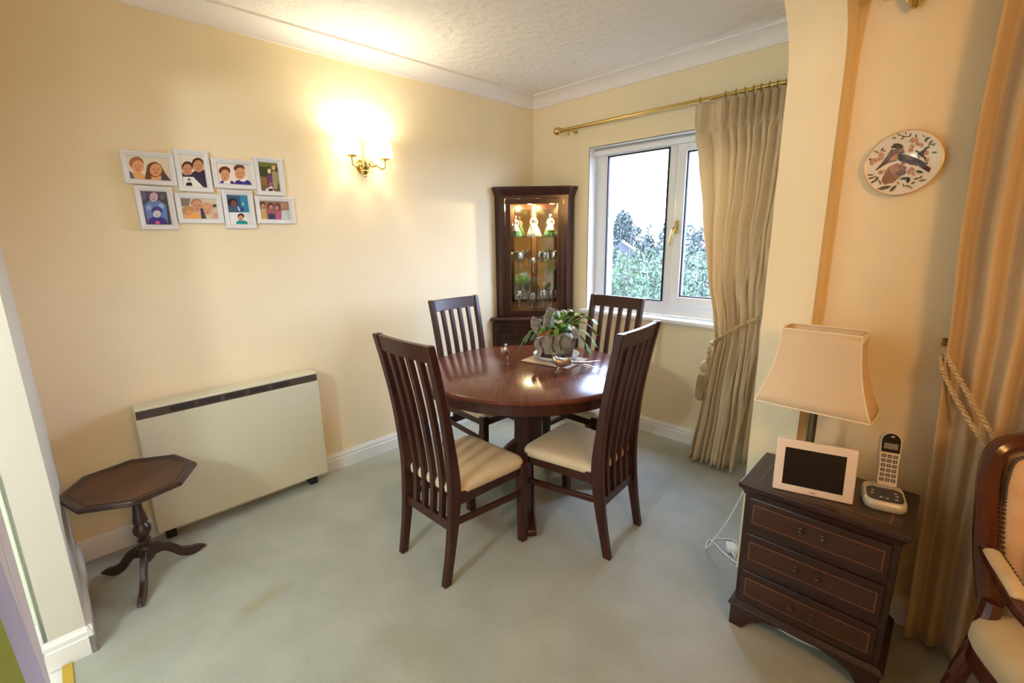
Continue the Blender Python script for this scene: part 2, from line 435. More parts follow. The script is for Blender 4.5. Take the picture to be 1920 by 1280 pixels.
def rectframe(x0, x1, z0, z1, wl_, wr, wb, wt, y0, y1):
    mb = MB()
    mb.box(x0, x0 + wl_, y0, y1, z0, z1); mb.box(x1 - wr, x1, y0, y1, z0, z1)
    mb.box(x0 + wl_, x1 - wr, y0, y1, z0, z0 + wb); mb.box(x0 + wl_, x1 - wr, y0, y1, z1 - wt, z1)
    return mb


mb = rectframe(WX0, WX1, WZ0 + 0.004, WZ1, 0.105, 0.06, 0.10, 0.062, FY0, FY1); mb.box(1.196, 1.262, FY0, FY1, 1.0, 2.085)
mb.build('window_frame', UPVC, win, smooth=False, bevel=0.006)
mb = rectframe(0.60, 0.70, 0.92, 2.13, 0.04, 0.03, 0.03, 0.03, FY0 - 0.02, FY0); 
mb = rectframe(1.262, 1.885, 0.985, 2.092, 0.066, 0.06, 0.066, 0.052, FY0 - 0.018, FY1 - 0.02)
sash = mb.build('casement', UPVC, win, smooth=False, bevel=0.006)
mb = MB()
for x0, x1, z0, z1 in ((0.690, 1.196, 1.006, 2.083), (1.328, 1.825, 1.051, 2.040)):
    g = 0.009
    mb.box(x0, x0 + g, FY0 - 0.006, FY0 + 0.012, z0, z1); mb.box(x1 - g, x1, FY0 - 0.006, FY0 + 0.012, z0, z1)
    mb.box(x0, x1, FY0 - 0.006, FY0 + 0.012, z0, z0 + g); mb.box(x0, x1, FY0 - 0.006, FY0 + 0.012, z1 - g, z1)
mb.build('glazing_seal', BLACK, win, smooth=False)
mb = MB(); mb.box(0.69, 1.2, 0.135, 0.139, 1.0, 2.09); mb.build('pane', PANE, win, smooth=False)
mb = MB(); mb.box(1.32, 1.83, 0.135, 0.139, 1.04, 2.05); mb.build('pane', PANE, win, smooth=False)
mb = MB(); mb.box(1.278, 1.300, 0.070, 0.083, 1.50, 1.585); mb.tube([(1.289, 0.075, 1.535), (1.289, 0.045, 1.535), (1.283, 0.036, 1.52), (1.268, 0.034, 1.44), (1.265, 0.038, 1.415)], [0.009, 0.010, 0.010, 0.008, 0.006], 8)
hd = mb.build('handle', BRASS, sash); hd['label'] = 'brass window handle'
mb = MB(); mb.box(WX0 + 0.003, WX1 - 0.003, 0.055, 0.10, 2.092, 2.125); mb.build('head_trim', UPVC, win, smooth=False, bevel=0.004)
mb = MB(); mb.box(0.535, 2.0, -0.045, 0.10, WZ0 - 0.03, WZ0 + 0.003)
struct('trim_4', mb, GLOSSW, 'white window sill under the dining window', 'window sill', bevel=0.010)

# hall door seen past the partition, brass threshold strip
d = bpy.data.objects.new('door_1', None); COL.objects.link(d); d.location = (0.56, -3.35, 0); tag(d, 'pale white panelled door just left of the partition', 'door', kind='structure')
mb = MB(); mb.box(0, 0.035, -0.78, 0, 0.012, 2.02); mb.build('door_leaf', DOORM, d, smooth=False, bevel=0.003)
mb = rectframe(-0.70, -0.028, 0.16, 1.9, 0.006, 0.006, 0.006, 0.006, 0.035, 0.0375)
mb.v = [(y, x, z) for x, y, z in mb.v]; mb.build('panel_groove', GROOVE, d, smooth=False)
mb = MB(); mb.box(0.036, 0.046, -0.78, 0, 0.012, 0.135); mb.build('kick_board', GLOSSW, d, smooth=False, bevel=0.003)
mb = MB(); mb.box(0.712, 2.20, -3.314, -3.284, -0.003, 0.006)
tag(mb.build('threshold_strip', mat('worn_gold_metal', (0.62, 0.42, 0.06), 0.35, 0.6), smooth=False, bevel=0.003), 'gold metal threshold strip at the carpet edge by the doorway', 'threshold')
p_ = thing('hanging_cloth', 'blurred lilac cloth with an olive green patch at the lower left edge', 'cloth', (0, 0, 0))
mb = MB(); mb.prism([(2.20, -3.1895, 0.86), (2.263, -3.1895, 1.08), (2.304, -3.1895, 1.22), (2.335, -3.1895, 1.33), (2.62, -3.1895, 1.33), (2.62, -3.1895, 0.86)], (0, 0.003, 0)); mb.build('cloth', LILACP, p_, smooth=False)
mb = MB(); mb.prism([(2.33, -3.1864, 1.03), (2.366, -3.1864, 1.16), (2.379, -3.1864, 1.21), (2.40, -3.1864, 1.30), (2.60, -3.1864, 1.30), (2.60, -3.1864, 0.90), (2.33, -3.1864, 0.90)], (0, 0.0015, 0)); mb.build('green_panel', OLIVE, p_, smooth=False)

# ================================================================== OUTDOORS
mb = MB(); mb.box(-60, 40, 0.6, 90, -1.6, -1.5)
struct('garden_ground', mb, mat('garden_grass', (0.022, 0.032, 0.018), 0.9, var=(0.03, 0.036, 0.022), vscale=0.6), kind='structure') if False else tag(mb.build('garden_ground', mat('garden_grass', (0.022, 0.032, 0.018), 0.9, var=(0.03, 0.036, 0.022), vscale=0.6), smooth=False), 'pale green ground outside the window', 'ground', kind='structure')
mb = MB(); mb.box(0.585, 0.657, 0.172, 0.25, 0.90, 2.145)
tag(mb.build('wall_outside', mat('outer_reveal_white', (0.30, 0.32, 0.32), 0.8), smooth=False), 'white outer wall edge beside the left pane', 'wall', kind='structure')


def foliage(n, ext, size, mb, shape='ell', rnd=random):
    for _ in range(n):
        while True:
            p = Vector((rnd.uniform(-1, 1), rnd.uniform(-1, 1), rnd.uniform(-1, 1)))
            if shape == 'cone':
                if math.hypot(p.x, p.y) <= (1 - p.z) / 2 * 0.9 + 0.12: break
            elif 0.45 < p.length <= 1: break
        q = Vector((p.x * ext[0], p.y * ext[1], p.z * ext[2]))
        a = Vector((rnd.gauss(0, 1), rnd.gauss(0, 1), rnd.gauss(0, 1))).normalized(); b = a.cross(Vector((rnd.gauss(0, 1), rnd.gauss(0, 1), rnd.gauss(0, 1)))).normalized()
        s_ = size * rnd.uniform(0.6, 1.3)
        mb.add([q - a * s_, q + b * s_ * 0.45, q + a * s_, q - b * s_ * 0.45], [(0, 1, 2, 3)])


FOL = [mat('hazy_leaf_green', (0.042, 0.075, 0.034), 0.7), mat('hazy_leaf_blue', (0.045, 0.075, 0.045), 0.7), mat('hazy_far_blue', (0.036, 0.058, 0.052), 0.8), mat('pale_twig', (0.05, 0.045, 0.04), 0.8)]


def plant(name, label, cat, loc, ext, n, size, m, shape='ell', group=None, trunk=True, stems=0):
    t = thing(name, label, cat, loc, 0, group)
    mb = MB(); foliage(n, ext, size, mb, shape)
    z0 = loc[2] + 1.5
    o = mb.build('foliage', m, t, smooth=False, fix=False); o['kind'] = 'stuff'
    if trunk:
        mb = MB(); mb.tube([(0, 0, -z0), (0.03, 0.0, -ext[2] * 0.3), (0, 0.03, ext[2] * 0.5)], [ext[0] * 0.09 + 0.02, ext[0] * 0.06 + 0.015, 0.01], 7); mb.build('trunk', FOL[3], t)
    for _ in range(stems):
        a = random.uniform(0, 2 * PI); x = random.uniform(-0.6, 0.6) * ext[0]; h = ext[2] * random.uniform(1.15, 1.7)
        mb = MB(); mb.tube([(x * 0.5, 0, -z0), (x, 0.1 * math.sin(a), h * 0.3), (x + 0.14 * math.cos(a), 0.1 * math.sin(a), h)], [0.018, 0.013, 0.004], 5); mb.build('stem', FOL[3], t)
    return t


def out(px, dist, z):
    # place by bearing from the room: bearing angle (deg, left of +y) and distance
    a = R(px); return (2.85 - math.sin(a) * dist, -3.12 + math.cos(a) * dist, z)


plant('conifer_tree', 'tall blue-green conifer above the hedge in the left pane', 'tree', out(31.9, 40, 1.50), (0.85, 0.85, 1.95), 2600, 0.15, FOL[2], 'ell')
for i, (b, dd, z, ex) in enumerate(((33.9, 8.2, 0.08, (0.85, 0.75, 1.25)), (29.4, 10.2, -0.02, (1.05, 0.75, 1.28)), (25.4, 12.2, -0.1, (1.2, 0.75, 1.32)), (21.4, 14.2, -0.15, (1.35, 0.75, 1.38)))):
    lab = ['bushy green shrub below the conifer at the left of the window', 'green shrub with bare stems in the middle of the left pane',
           'loose green shrub behind the window mullion', 'twiggy green shrub in the right-hand pane'][i]
    plant('garden_shrub', lab, 'shrub', out(b, dd, z), ex, 2500, 0.058, FOL[0 if i != 2 else 1], 'ell', 'shrubs outside the window', False, 7)
labs = ['hazy blue tree on the skyline left of the conifer', 'hazy blue tree on the skyline just right of the conifer', 'small hazy tree on the skyline in the left pane', 'pointed hazy tree on the skyline near the mullion',
        'hazy blue tree on the skyline behind the mullion', 'low hazy tree on the skyline in the right pane', 'low hazy tree at the curtain edge on the skyline']
for i, (b, z, ex) in enumerate(((35.6, 0.6, 1.6), (30.8, 0.5, 1.4), (29.0, 0.7, 1.2), (27.2, 0.8, 1.1), (25.2, 0.6, 1.5), (22.8, 0.5, 1.5), (20.2, 0.5, 1.7))):
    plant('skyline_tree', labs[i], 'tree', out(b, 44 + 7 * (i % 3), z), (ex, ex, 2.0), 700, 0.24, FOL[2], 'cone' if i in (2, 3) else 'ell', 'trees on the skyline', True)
# neighbouring roof with a white barge board
h = thing('neighbour_house', 'neighbouring house with a sloping white roof edge behind the shrubs', 'house', out(30.8, 20, -1.5), R(30.8))
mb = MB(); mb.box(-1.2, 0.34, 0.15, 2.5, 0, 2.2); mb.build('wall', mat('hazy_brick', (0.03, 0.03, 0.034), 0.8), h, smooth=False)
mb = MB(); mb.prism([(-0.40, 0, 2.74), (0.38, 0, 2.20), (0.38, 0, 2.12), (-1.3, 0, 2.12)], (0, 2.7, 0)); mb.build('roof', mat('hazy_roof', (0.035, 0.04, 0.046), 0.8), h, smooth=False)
mb = MB(); mb.prism([(-0.42, -0.06, 2.80), (0.42, -0.06, 2.24), (0.42, -0.06, 2.14), (-0.42, -0.06, 2.70)], (0, 0.05, 0)); mb.build('barge_board', RENDERW, h, smooth=False)

# ================================================================== DINING TABLE
T0 = Vector((1.076, -1.237, 0)); TZ = 0.755
tb = thing('dining_table', 'round dark mahogany pedestal dining table in the middle of the room', 'table', T0, R(-45))
EA, EB = 0.612, 0.574   # along the view / across


def oval(sc, z, n=96):
    return [Vector((EB * math.cos(2 * PI * i / n) + sc * math.cos(2 * PI * i / n), EA * math.sin(2 * PI * i / n) + sc * math.sin(2 * PI * i / n), z)) for i in range(n)]


mb = MB(); mb.loft([oval(-0.02, TZ - 0.030), oval(-0.008, TZ - 0.028), oval(0.0, TZ - 0.020), oval(0.001, TZ - 0.012), oval(-0.004, TZ - 0.004), oval(-0.012, TZ)])
top = mb.build('table_top', MAHOGT, tb, angle=30)
# the joint between the two leaves: a fine groove line running along world y
M45 = Matrix.Rotation(R(45), 3, 'Z')
mb = MB(); mb.box(-0.0012, 0.0012, -0.585, 0.585, TZ - 0.001, TZ + 0.0004)
mb.v = [tuple(M45 @ Vector(v)) for v in mb.v]
mb.build('leaf_joint', INLAY, top, smooth=False)
mb = MB(); mb.loft([oval(-0.030, TZ - 0.085), oval(-0.022, TZ - 0.082), oval(-0.022, TZ - 0.030), oval(-0.030, TZ - 0.029)]); mb.build('apron', MAHOG, tb, angle=40)
mb = MB(); mb.box(-0.30, 0.30, -0.06, 0.06, TZ - 0.10, TZ - 0.03, M45.to_4x4()); mb.build('bearer', MAHOG, tb, smooth=False, bevel=0.006)
mb = MB()
rings = []
for z, w_ in ((0.20, 0.075), (0.30, 0.062), (0.40, 0.060), (0.52, 0.064), (0.62, 0.074), (0.672, 0.095)):
    rings.append([M45 @ Vector((sx * w_, sy * w_, z)) for sx, sy in ((-1, -1), (1, -1), (1, 1), (-1, 1))])
mb.loft(rings); mb.build('pedestal', MAHOG, tb, bevel=0.008, angle=60)
for k in range(4):
    a = R(90 * k)
    up_ = smoothcurve([(0.05, 0.335), (0.13, 0.27), (0.22, 0.17), (0.33, 0.095), (0.44, 0.062), (0.505, 0.055)], 5)
    lo_ = smoothcurve([(0.05, 0.19), (0.13, 0.165), (0.22, 0.10), (0.32, 0.042), (0.43, 0.012), (0.505, 0.012)], 5)
    pts = up_ + [(0.52, 0.045), (0.52, 0.02)] + lo_[::-1]
    ca, sa = math.cos(a), math.sin(a)
    mb = MB(); mb.prism([(x * ca - 0.024 * sa, x * sa + 0.024 * ca, z) for x, z in pts], (0.048 * sa, -0.048 * ca, 0))
    ft = mb.build('foot', MAHOG, tb, bevel=0.008)
    mb = MB(); mb.lathe([(0.018, 0.0), (0.022, 0.004), (0.022, 0.012), (0.016, 0.018)], 14, (0.48 * ca, 0.48 * sa, 0)); mb.build('glide', BRASSD, ft)

# ================================================================== DINING CHAIRS
prof = smoothcurve([(-0.240, 0.0), (-0.212, 0.15), (-0.190, 0.30), (-0.180, 0.43), (-0.186, 0.55), (-0.210, 0.75), (-0.242, 0.93), (-0.277, 1.093)], 5)


def post_y(z):
    return lerp1([(p[1], p[0]) for p in prof], z)


def make_chair(label):
    t = thing('dining_chair', label, 'chair', group='dining chairs round the table')
    for sx in (-1, 1):
        rg = []
        for y, z in prof:
            d = 0.016 + 0.010 * math.exp(-((z - 0.42) / 0.22) ** 2) + 0.003
            x = sx * (0.168 + 0.018 * z)
            rg.append([Vector((x - 0.0155, y - d, z)), Vector((x + 0.0155, y - d, z)), Vector((x + 0.0155, y + d, z)), Vector((x - 0.0155, y + d, z))])
        mb = MB(); mb.loft(rg); mb.build('rear_leg', MAHOG, t, bevel=0.005, angle=50)
        mb = MB(); x = sx * 0.196
        mb.loft([[Vector((x + a * w_, 0.222 + b * w_, z)) for a, b in ((-1, -1), (1, -1), (1, 1), (-1, 1))] for z, w_ in ((0, 0.019), (0.25, 0.021), (0.425, 0.023))])
        mb.build('front_leg', MAHOG, t, bevel=0.004, angle=50)
        # side seat rail and stretcher
        mb = MB(); mb.tube([(sx * 0.172, -0.185, 0.392), (sx * 0.192, 0.215, 0.395)], [(0.011, 0.030), (0.011, 0.030)], square=True); mb.build('seat_rail', MAHOG, t, bevel=0.003)
        mb = MB(); mb.tube([(sx * 0.172, -0.193, 0.285), (sx * 0.194, 0.215, 0.265)], [(0.009, 0.014), (0.009, 0.014)], square=True); mb.build('stretcher', MAHOG, t, bevel=0.003)
    mb = MB(); mb.box(-0.19, 0.19, 0.213, 0.235, 0.365, 0.425); mb.build('front_rail', MAHOG, t, bevel=0.003)
    mb = MB(); mb.box(-0.165, 0.165, -0.176, -0.160, 0.385, 0.418); mb.build('back_rail', MAHOG, t, bevel=0.003)
    # crest rail
    rg = []
    for i in range(9):
        x = -0.172 + 0.344 * i / 8
        bow = -0.010 * (1 - (2 * i / 8 - 1) ** 2)
        y0, y1 = post_y(1.018) + bow, post_y(1.09) + bow
        rg.append([Vector((x, y0 - 0.012, 1.018)), Vector((x, y1 - 0.012, 1.090)), Vector((x, y1 + 0.012, 1.092)), Vector((x, y0 + 0.012, 1.018))])
    mb = MB(); mb.loft(rg); mb.build('crest_rail', MAHOG, t, bevel=0.004, angle=50)
    mb = MB(); y0 = post_y(0.27); mb.box(-0.160, 0.160, y0 - 0.011, y0 + 0.011, 0.245, 0.292); mb.build('lower_back_rail', MAHOG, t, bevel=0.003)
    for k in range(4):
        rg = []
        u = (k - 1.5) / 1.5
        for y, z in [q for q in prof if 0.27 <= q[1] <= 1.03] + [(post_y(1.03), 1.03)]:
            x = u * (0.092 + 0.016 * z); bow = -0.010 * (1 - u * u * 0.4) * (z - 0.27) / 0.76
            rg.append([Vector((x - 0.0125, y - 0.013 + bow, z)), Vector((x + 0.0125, y - 0.013 + bow, z)), Vector((x + 0.0125, y + 0.013 + bow, z)), Vector((x - 0.0125, y + 0.013 + bow, z))])
        mb = MB(); mb.loft(rg); mb.build('slat', MAHOG, t, bevel=0.003, angle=50)
    # upholstered seat: a rounded trapezoid
    n = 48; rings = []
    for ins, z in ((0.012, 0.404), (0.001, 0.410), (0.0, 0.432), (0.006, 0.447), (0.022, 0.456), (0.06, 0.461), (0.12, 0.463)):
        rg = []
        for i in range(n):
            a = 2 * PI * i / n
            cx = math.copysign(abs(math.cos(a)) ** 0.22, math.cos(a)); cy = math.copysign(abs(math.sin(a)) ** 0.22, math.sin(a))
            hw = 0.183 + 0.035 * (cy + 1) / 2
            rg.append(Vector((cx * (hw - ins), 0.030 + cy * (0.212 - ins), z)))
        rings.append(rg)
    mb = MB(); mb.loft(rings); mb.build('seat', SEATF, t, angle=60)
    return t


def copy_tree(o, parent=None):
    c = o.copy(); COL.objects.link(c); c.parent = parent
    for ch in list(o.children): copy_tree(ch, c)
    return c


spots = [((1.215, -1.862), 1.0, 'mahogany slat-back dining chair nearest the camera, seen from behind at left'),
         ((1.538, -1.316), 96.0, 'mahogany slat-back dining chair on the right, its back towards the curtain'),
         ((0.612, -1.178), -90.0, 'mahogany slat-back dining chair against the left wall, beside the corner cabinet'),
         ((1.142, -0.700), 180.0, 'mahogany slat-back dining chair in front of the window sill')]
ch0 = make_chair(spots[0][2])
for i, ((x, y), a, lab) in enumerate(spots):
    o = ch0 if i == 0 else copy_tree(ch0)
    o.location = (x, y, 0); o.rotation_euler = (0, 0, R(a)); o['label'] = lab

# ================================================================== CORNER CABINET
cb = thing('corner_cabinet', 'dark mahogany corner display cabinet with lit glass door beside the window', 'cabinet', (0, 0, 0))
Q2 = math.sqrt(2)


def cp(t, cc, z):
    return Vector(((cc + Q2 * t) / 2, (Q2 * t - cc) / 2, z))


def plan(t0, t1, cc, z, bow=0.0, side=0.006):
    a = cp(t0, cc, z); b = cp(t1, cc, z)
    front = [a + (b - a) * (i / 8) + Vector((1, -1, 0)).normalized() * bow * (1 - (2 * i / 8 - 1) ** 2) for i in range(9)]
    return [Vector((side, -side, z)), Vector((side, a.y, z))] + front + [Vector((b.x, -side, z))]


# upper carcass pieces
mb = MB(); mb.loft([plan(-0.283, 0.258, 0.545, 1.785), plan(-0.283, 0.258, 0.545, 1.808), plan(-0.288, 0.263, 0.552, 1.815), plan(-0.292, 0.267, 0.556, 1.835), plan(-0.305, 0.279, 0.572, 1.858), plan(-0.306, 0.280, 0.574, 1.872), plan(-0.302, 0.276, 0.57, 1.876)])
mb.build('cornice', MAHOGC, cb, bevel=0.002)
a, b = cp(-0.283, 0.545, 0), cp(0.258, 0.545, 0)
mb = MB(); mb.box(0.006, a.x, a.y, a.y + 0.016, 0.835, 1.79); mb.build('side_panel', MAHOGC, cb, smooth=False, bevel=0.002)
mb = MB(); mb.box(b.x - 0.016, b.x, b.y, -0.006, 0.835, 1.79); mb.build('side_panel', MAHOGC, cb, smooth=False, bevel=0.002)
D45 = Matrix.Rotation(R(45), 4, 'Z')   # local x along the front, local -y outwards


def front_box(mb, t0, t1, y0, y1, z0, z1):
    # y measured outwards (negative) from the corner along the diagonal
    mb.box(t0, t1, y0, y1, z0, z1, D45); return mb


YF = -0.545 / Q2
for t0, t1 in ((-0.283, -0.248), (0.216, 0.258)):
    mb = MB(); front_box(mb, t0, t1, YF, YF + 0.03, 0.835, 1.79); mb.build('stile', MAHOGC, cb, smooth=False, bevel=0.004)
mb = MB(); front_box(mb, -0.26, 0.235, YF + 0.004, YF + 0.03, 0.832, 0.852); mb.build('bottom_rail', MAHOGC, cb, smooth=False, bevel=0.002)
dr = MB(); y0, y1 = YF - 0.004, YF + 0.018
for t0, t1, z0, z1 in ((-0.246, -0.206, 0.852, 1.784), (0.174, 0.214, 0.852, 1.784), (-0.206, 0.174, 0.852, 0.889), (-0.206, 0.174, 1.743, 1.784)):
    front_box(dr, t0, t1, y0, y1, z0, z1)
door = dr.build('door', MAHOGC, cb, smooth=False, bevel=0.003)
mb = MB()
for t0, t1, z0, z1 in ((-0.210, -0.204, 0.885, 1.747), (0.172, 0.178, 0.885, 1.747), (-0.204, 0.172, 0.885, 0.891), (-0.204, 0.172, 1.741, 1.747)):
    front_box(mb, t0, t1, y0 - 0.004, y0 + 0.006, z0, z1)
mb.build('bead', mat('bead_wood', (0.10, 0.035, 0.018), 0.3, coat=0.4), door, smooth=False)
mb = MB(); front_box(mb, -0.206, 0.174, YF + 0.006, YF + 0.009, 0.887, 1.745); mb.build('pane', PANE, door, smooth=False)
mb = MB(); front_box(mb, -0.252, -0.2485, YF - 0.010, YF - 0.002, 1.74, 1.775); front_box(mb, 0.2165, 0.220, YF - 0.010, YF - 0.002, 1.74, 1.775); front_box(mb, -0.252, -0.2485, YF - 0.010, YF - 0.002, 0.92, 0.955)
mb.build('hinge', BRASS, door, smooth=False)
# back mirrors with the dark corner post
mb = MB(); mb.box(0.010, 0.016, -0.455, -0.03, 0.86, 1.785); mb.build('mirror', MIRR, cb, smooth=False)
mb = MB(); mb.box(0.03, 0.455, -0.016, -0.010, 0.86, 1.785); mb.build('mirror', MIRR, cb, smooth=False)
mb = MB(); front_box(mb, -0.020, 0.020, -0.050, -0.030, 0.86, 1.785); mb.build('corner_post', CABIN, cb, smooth=False)
mb = MB(); mb.loft([plan(-0.278, 0.253, 0.52, 0.835), plan(-0.278, 0.253, 0.52, 0.868)]); mb.build('cabinet_floor', CABIN, cb, smooth=False)
SHELF = thin_glass('greenish_glass_shelf', (0.90, 0.97, 0.88), 0.10)
for z in (1.488, 1.194):
    mb = MB(); mb.loft([plan(-0.20, 0.175, 0.47, z - 0.005, side=0.02), plan(-0.20, 0.175, 0.47, z, side=0.02)]); mb.build('shelf', SHELF, cb, smooth=False)
# lamps in the roof of the cabinet
for t in (-0.045, 0.135):
    p = cp(t, 0.40, 1.765)
    mb = MB(); mb.lathe([(0.020, 0.02), (0.026, 0.012), (0.026, 0.0), (0.018, -0.004)], 16, p); dl = mb.build('downlight', BRASS, cb)
    mb = MB(); mb.ell(p + Vector((0, 0, -0.006)), (0.016, 0.016, 0.009)); mb.build('bulb', mat('cabinet_bulb', (1, 1, 1), 0.5, emit=(1.0, 0.84, 0.55), estr=60), dl)
    light('cabinet_spot_light', 'POINT', p + Vector((0, 0, -0.03)), 15, (1.0, 0.78, 0.42), 0.015)
# lower cupboard
mb = MB(); mb.loft([plan(-0.344, 0.318, 0.59, 0.798, 0.03), plan(-0.350, 0.324, 0.60, 0.806, 0.03), plan(-0.350, 0.324, 0.60, 0.826, 0.03), plan(-0.342, 0.316, 0.588, 0.836, 0.03)]); mb.build('ledge', MAHOGC, cb, bevel=0.002)
mb = MB(); mb.loft([plan(-0.338, 0.312, 0.575, 0.06, 0.03), plan(-0.338, 0.312, 0.575, 0.80, 0.03)]); lo = mb.build('lower_carcass', MAHOGC, cb)
mb = MB(); mb.loft([plan(-0.342, 0.316, 0.583, 0.728, 0.03), plan(-0.342, 0.316, 0.583, 0.740, 0.03)]); mb.build('waist_moulding', MAHOGC, lo)
mb = MB(); mb.loft([plan(-0.344, 0.318, 0.59, 0.0, 0.03), plan(-0.344, 0.318, 0.59, 0.06, 0.03), plan(-0.338, 0.312, 0.58, 0.075, 0.03)]); mb.build('plinth', MAHOGC, cb)
for t0, t1 in ((-0.30, -0.016), (-0.010, 0.274)):
    mb = MB(); front_box(mb, t0, t1, -0.575 / Q2 - 0.040, -0.575 / Q2 - 0.006, 0.10, 0.70); dd = mb.build('cupboard_door', MAHOGC, cb, smooth=False, bevel=0.004)
    mb = MB(); tt = -0.030 if t0 < -0.1 else 0.004
    p = D45 @ Vector((tt, -0.575 / Q2 - 0.052, 0.45)); mb.ell(p, (0.010, 0.010, 0.010)); mb.build('knob', BRASS, dd)


# china ladies and glasses
def china_lady(label, t, cc, z, h, dark):
    o = thing('china_figurine', label, 'figurine', cp(t, cc, z), R(45), 'china ladies in the cabinet'); k = h / 0.2
    mb = MB(); mb.lathe([(0.062 * k, 0), (0.064 * k, 0.006 * k), (0.056 * k, 0.03 * k), (0.043 * k, 0.065 * k), (0.026 * k, 0.10 * k), (0.013 * k, 0.118 * k)], 22, sy=0.8, ripple=0.06, rn=9)
    mb.build('skirt', FIGG if dark else FIGW, o)
    mb = MB(); mb.lathe([(0.013 * k, 0.114 * k), (0.017 * k, 0.13 * k), (0.020 * k, 0.146 * k), (0.012 * k, 0.158 * k), (0.006 * k, 0.164 * k)], 14, sy=0.75)
    for s_ in (-1, 1): mb.tube([(s_ * 0.017 * k, 0, 0.15 * k), (s_ * 0.030 * k, -0.008 * k, 0.125 * k), (s_ * 0.026 * k, -0.026 * k, 0.105 * k)], [0.007 * k, 0.006 * k, 0.005 * k], 8)
    mb.build('bodice', FIGW, o)
    mb = MB(); mb.ell((0, -0.001 * k, 0.178 * k), (0.0105 * k, 0.0115 * k, 0.0145 * k)); mb.build('head', SKIN, o)
    mb = MB(); mb.ell((0, 0.004 * k, 0.183 * k), (0.0125 * k, 0.012 * k, 0.0135 * k)); mb.build('hair', HAIR, o)
    if dark:
        mb = MB(); mb.lathe([(0.040 * k, 0.055 * k), (0.030 * k, 0.09 * k), (0.014 * k, 0.118 * k)], 18, sy=0.8, c=(0, -0.012 * k, 0)); mb.build('apron', FIGW, o)


china_lady('white china lady figurine in the middle of the top cabinet shelf', -0.012, 0.40, 1.4885, 0.19, False)
china_lady('green-skirted china lady at the left end of the top cabinet shelf', -0.165, 0.40, 1.4885, 0.175, True)
china_lady('green-skirted china lady at the right end of the top cabinet shelf', 0.125, 0.38, 1.4885, 0.185, True)


def wine_glass(label, t, cc, z, h, r):
    o = thing('wine_glass', label, 'glass', cp(t, cc, z + 0.0005), 0, 'glasses in the cabinet')
    mb = MB()
    st = h * 0.46
    mb.lathe([(r * 0.9, 0), (r * 0.9, 0.002), (r * 0.35, 0.006), (0.005, 0.014), (0.0048, st * 0.55), (0.007, st * 0.62), (0.005, st * 0.7), (0.006, st * 0.96), (0.010, st)], 18); mb.build('stem', CUT, o)
    mb = MB(); pr = [(0.010, st), (r * 0.72, st + (h - st) * 0.2), (r * 0.98, st + (h - st) * 0.5), (r, st + (h - st) * 0.72), (r * 0.92, h), (r * 0.88, h), (r * 0.95, st + (h - st) * 0.7), (r * 0.92, st + (h - st) * 0.5), (r * 0.65, st + (h - st) * 0.24), (0.002, st + 0.012)]
    mb.lathe(pr, 20, ripple=0.05, rn=9); mb.build('bowl', CUT, o)


CUT = thin_glass('cut_crystal', (0.93, 0.92, 0.87), 0.30)
for lab, t, cc, z, h, r in (('large cut wine glass at the left of the middle cabinet shelf', -0.125, 0.46, 1.1945, 0.168, 0.036),
                            ('second cut wine glass, behind the leftmost on the middle shelf', -0.150, 0.32, 1.1945, 0.168, 0.034),
                            ('small cut glass in the centre of the middle cabinet shelf', -0.022, 0.46, 1.1945, 0.125, 0.027),
                            ('cut wine glass right of centre on the middle cabinet shelf', 0.040, 0.38, 1.1945, 0.17, 0.033),
                            ('cut wine glass, second from right on the middle cabinet shelf', 0.083, 0.46, 1.1945, 0.168, 0.034),
                            ('cut wine glass at the right end of the middle cabinet shelf', 0.150, 0.45, 1.1945, 0.168, 0.033),
                            ('cut goblet at the left of the cabinet floor', -0.140, 0.48, 0.8685, 0.185, 0.038),
                            ('cut goblet in the centre of the cabinet floor behind the plant', -0.030, 0.44, 0.8685, 0.16, 0.034),
                            ('cut goblet right of centre on the cabinet floor', 0.058, 0.46, 0.8685, 0.185, 0.037),
                            ('cut goblet at the right end of the cabinet floor', 0.135, 0.42, 0.8685, 0.18, 0.035)):
    wine_glass(lab, t, cc, z, h, r)

# ================================================================== STORAGE HEATER
ht = thing('storage_heater', 'cream slimline storage heater with dark grille on the left wall', 'heater', (0.0, -2.5015, 0))
mb = MB(); mb.box(0.02, 0.128, -0.432, 0.432, 0.064, 0.722); mb.build('casing', HEAT, ht, smooth=False, bevel=0.006)
mb = MB(); mb.box(0.128, 0.133, -0.4325, 0.4325, 0.070, 0.668); mb.build('front_panel', HEAT, ht, smooth=False, bevel=0.003)
mb = MB(); mb.box(0.126, 0.1315, -0.428, 0.428, 0.672, 0.711); gr = mb.build('grille', GRILLE, ht, smooth=False)
for k in range(5):
    y0 = -0.290 + k * 0.117
    mb = MB(); mb.box(0.1312, 0.1322, y0, y0 + 0.096, 0.678, 0.705); vt = mb.build('vent', VENT, gr, smooth=False)
for k in range(5):
    y0 = -0.290 + k * 0.117
    mb = MB()
    for j in range(4): mb.box(0.1318, 0.1338, y0, y0 + 0.096, 0.6805 + j * 0.0065, 0.6825 + j * 0.0065)
    mb.build('louvre', GRILLE, gr, smooth=False)
for y0 in (-0.40, 0.335):
    mb = MB(); mb.box(0.03, 0.090, y0, y0 + 0.045, 0.0, 0.066); mb.build('foot', BLACK, ht, smooth=False, bevel=0.004)
for y0 in (-0.28, 0.02, 0.33):
    mb = MB(); mb.lathe([(0.004, 0), (0.005, 0.002), (0.003, 0.003)], 10, (0.133, y0, 0.088), Matrix.Rotation(R(90), 3, 'Y')); mb.build('screw', SILVER, ht)

# ================================================================== TRIPOD TABLE
tp = thing('tripod_table', 'small octagonal dark wood tripod table in front of the heater', 'table', (0.357, -3.003, 0))
n = 8
TZ2 = 0.487


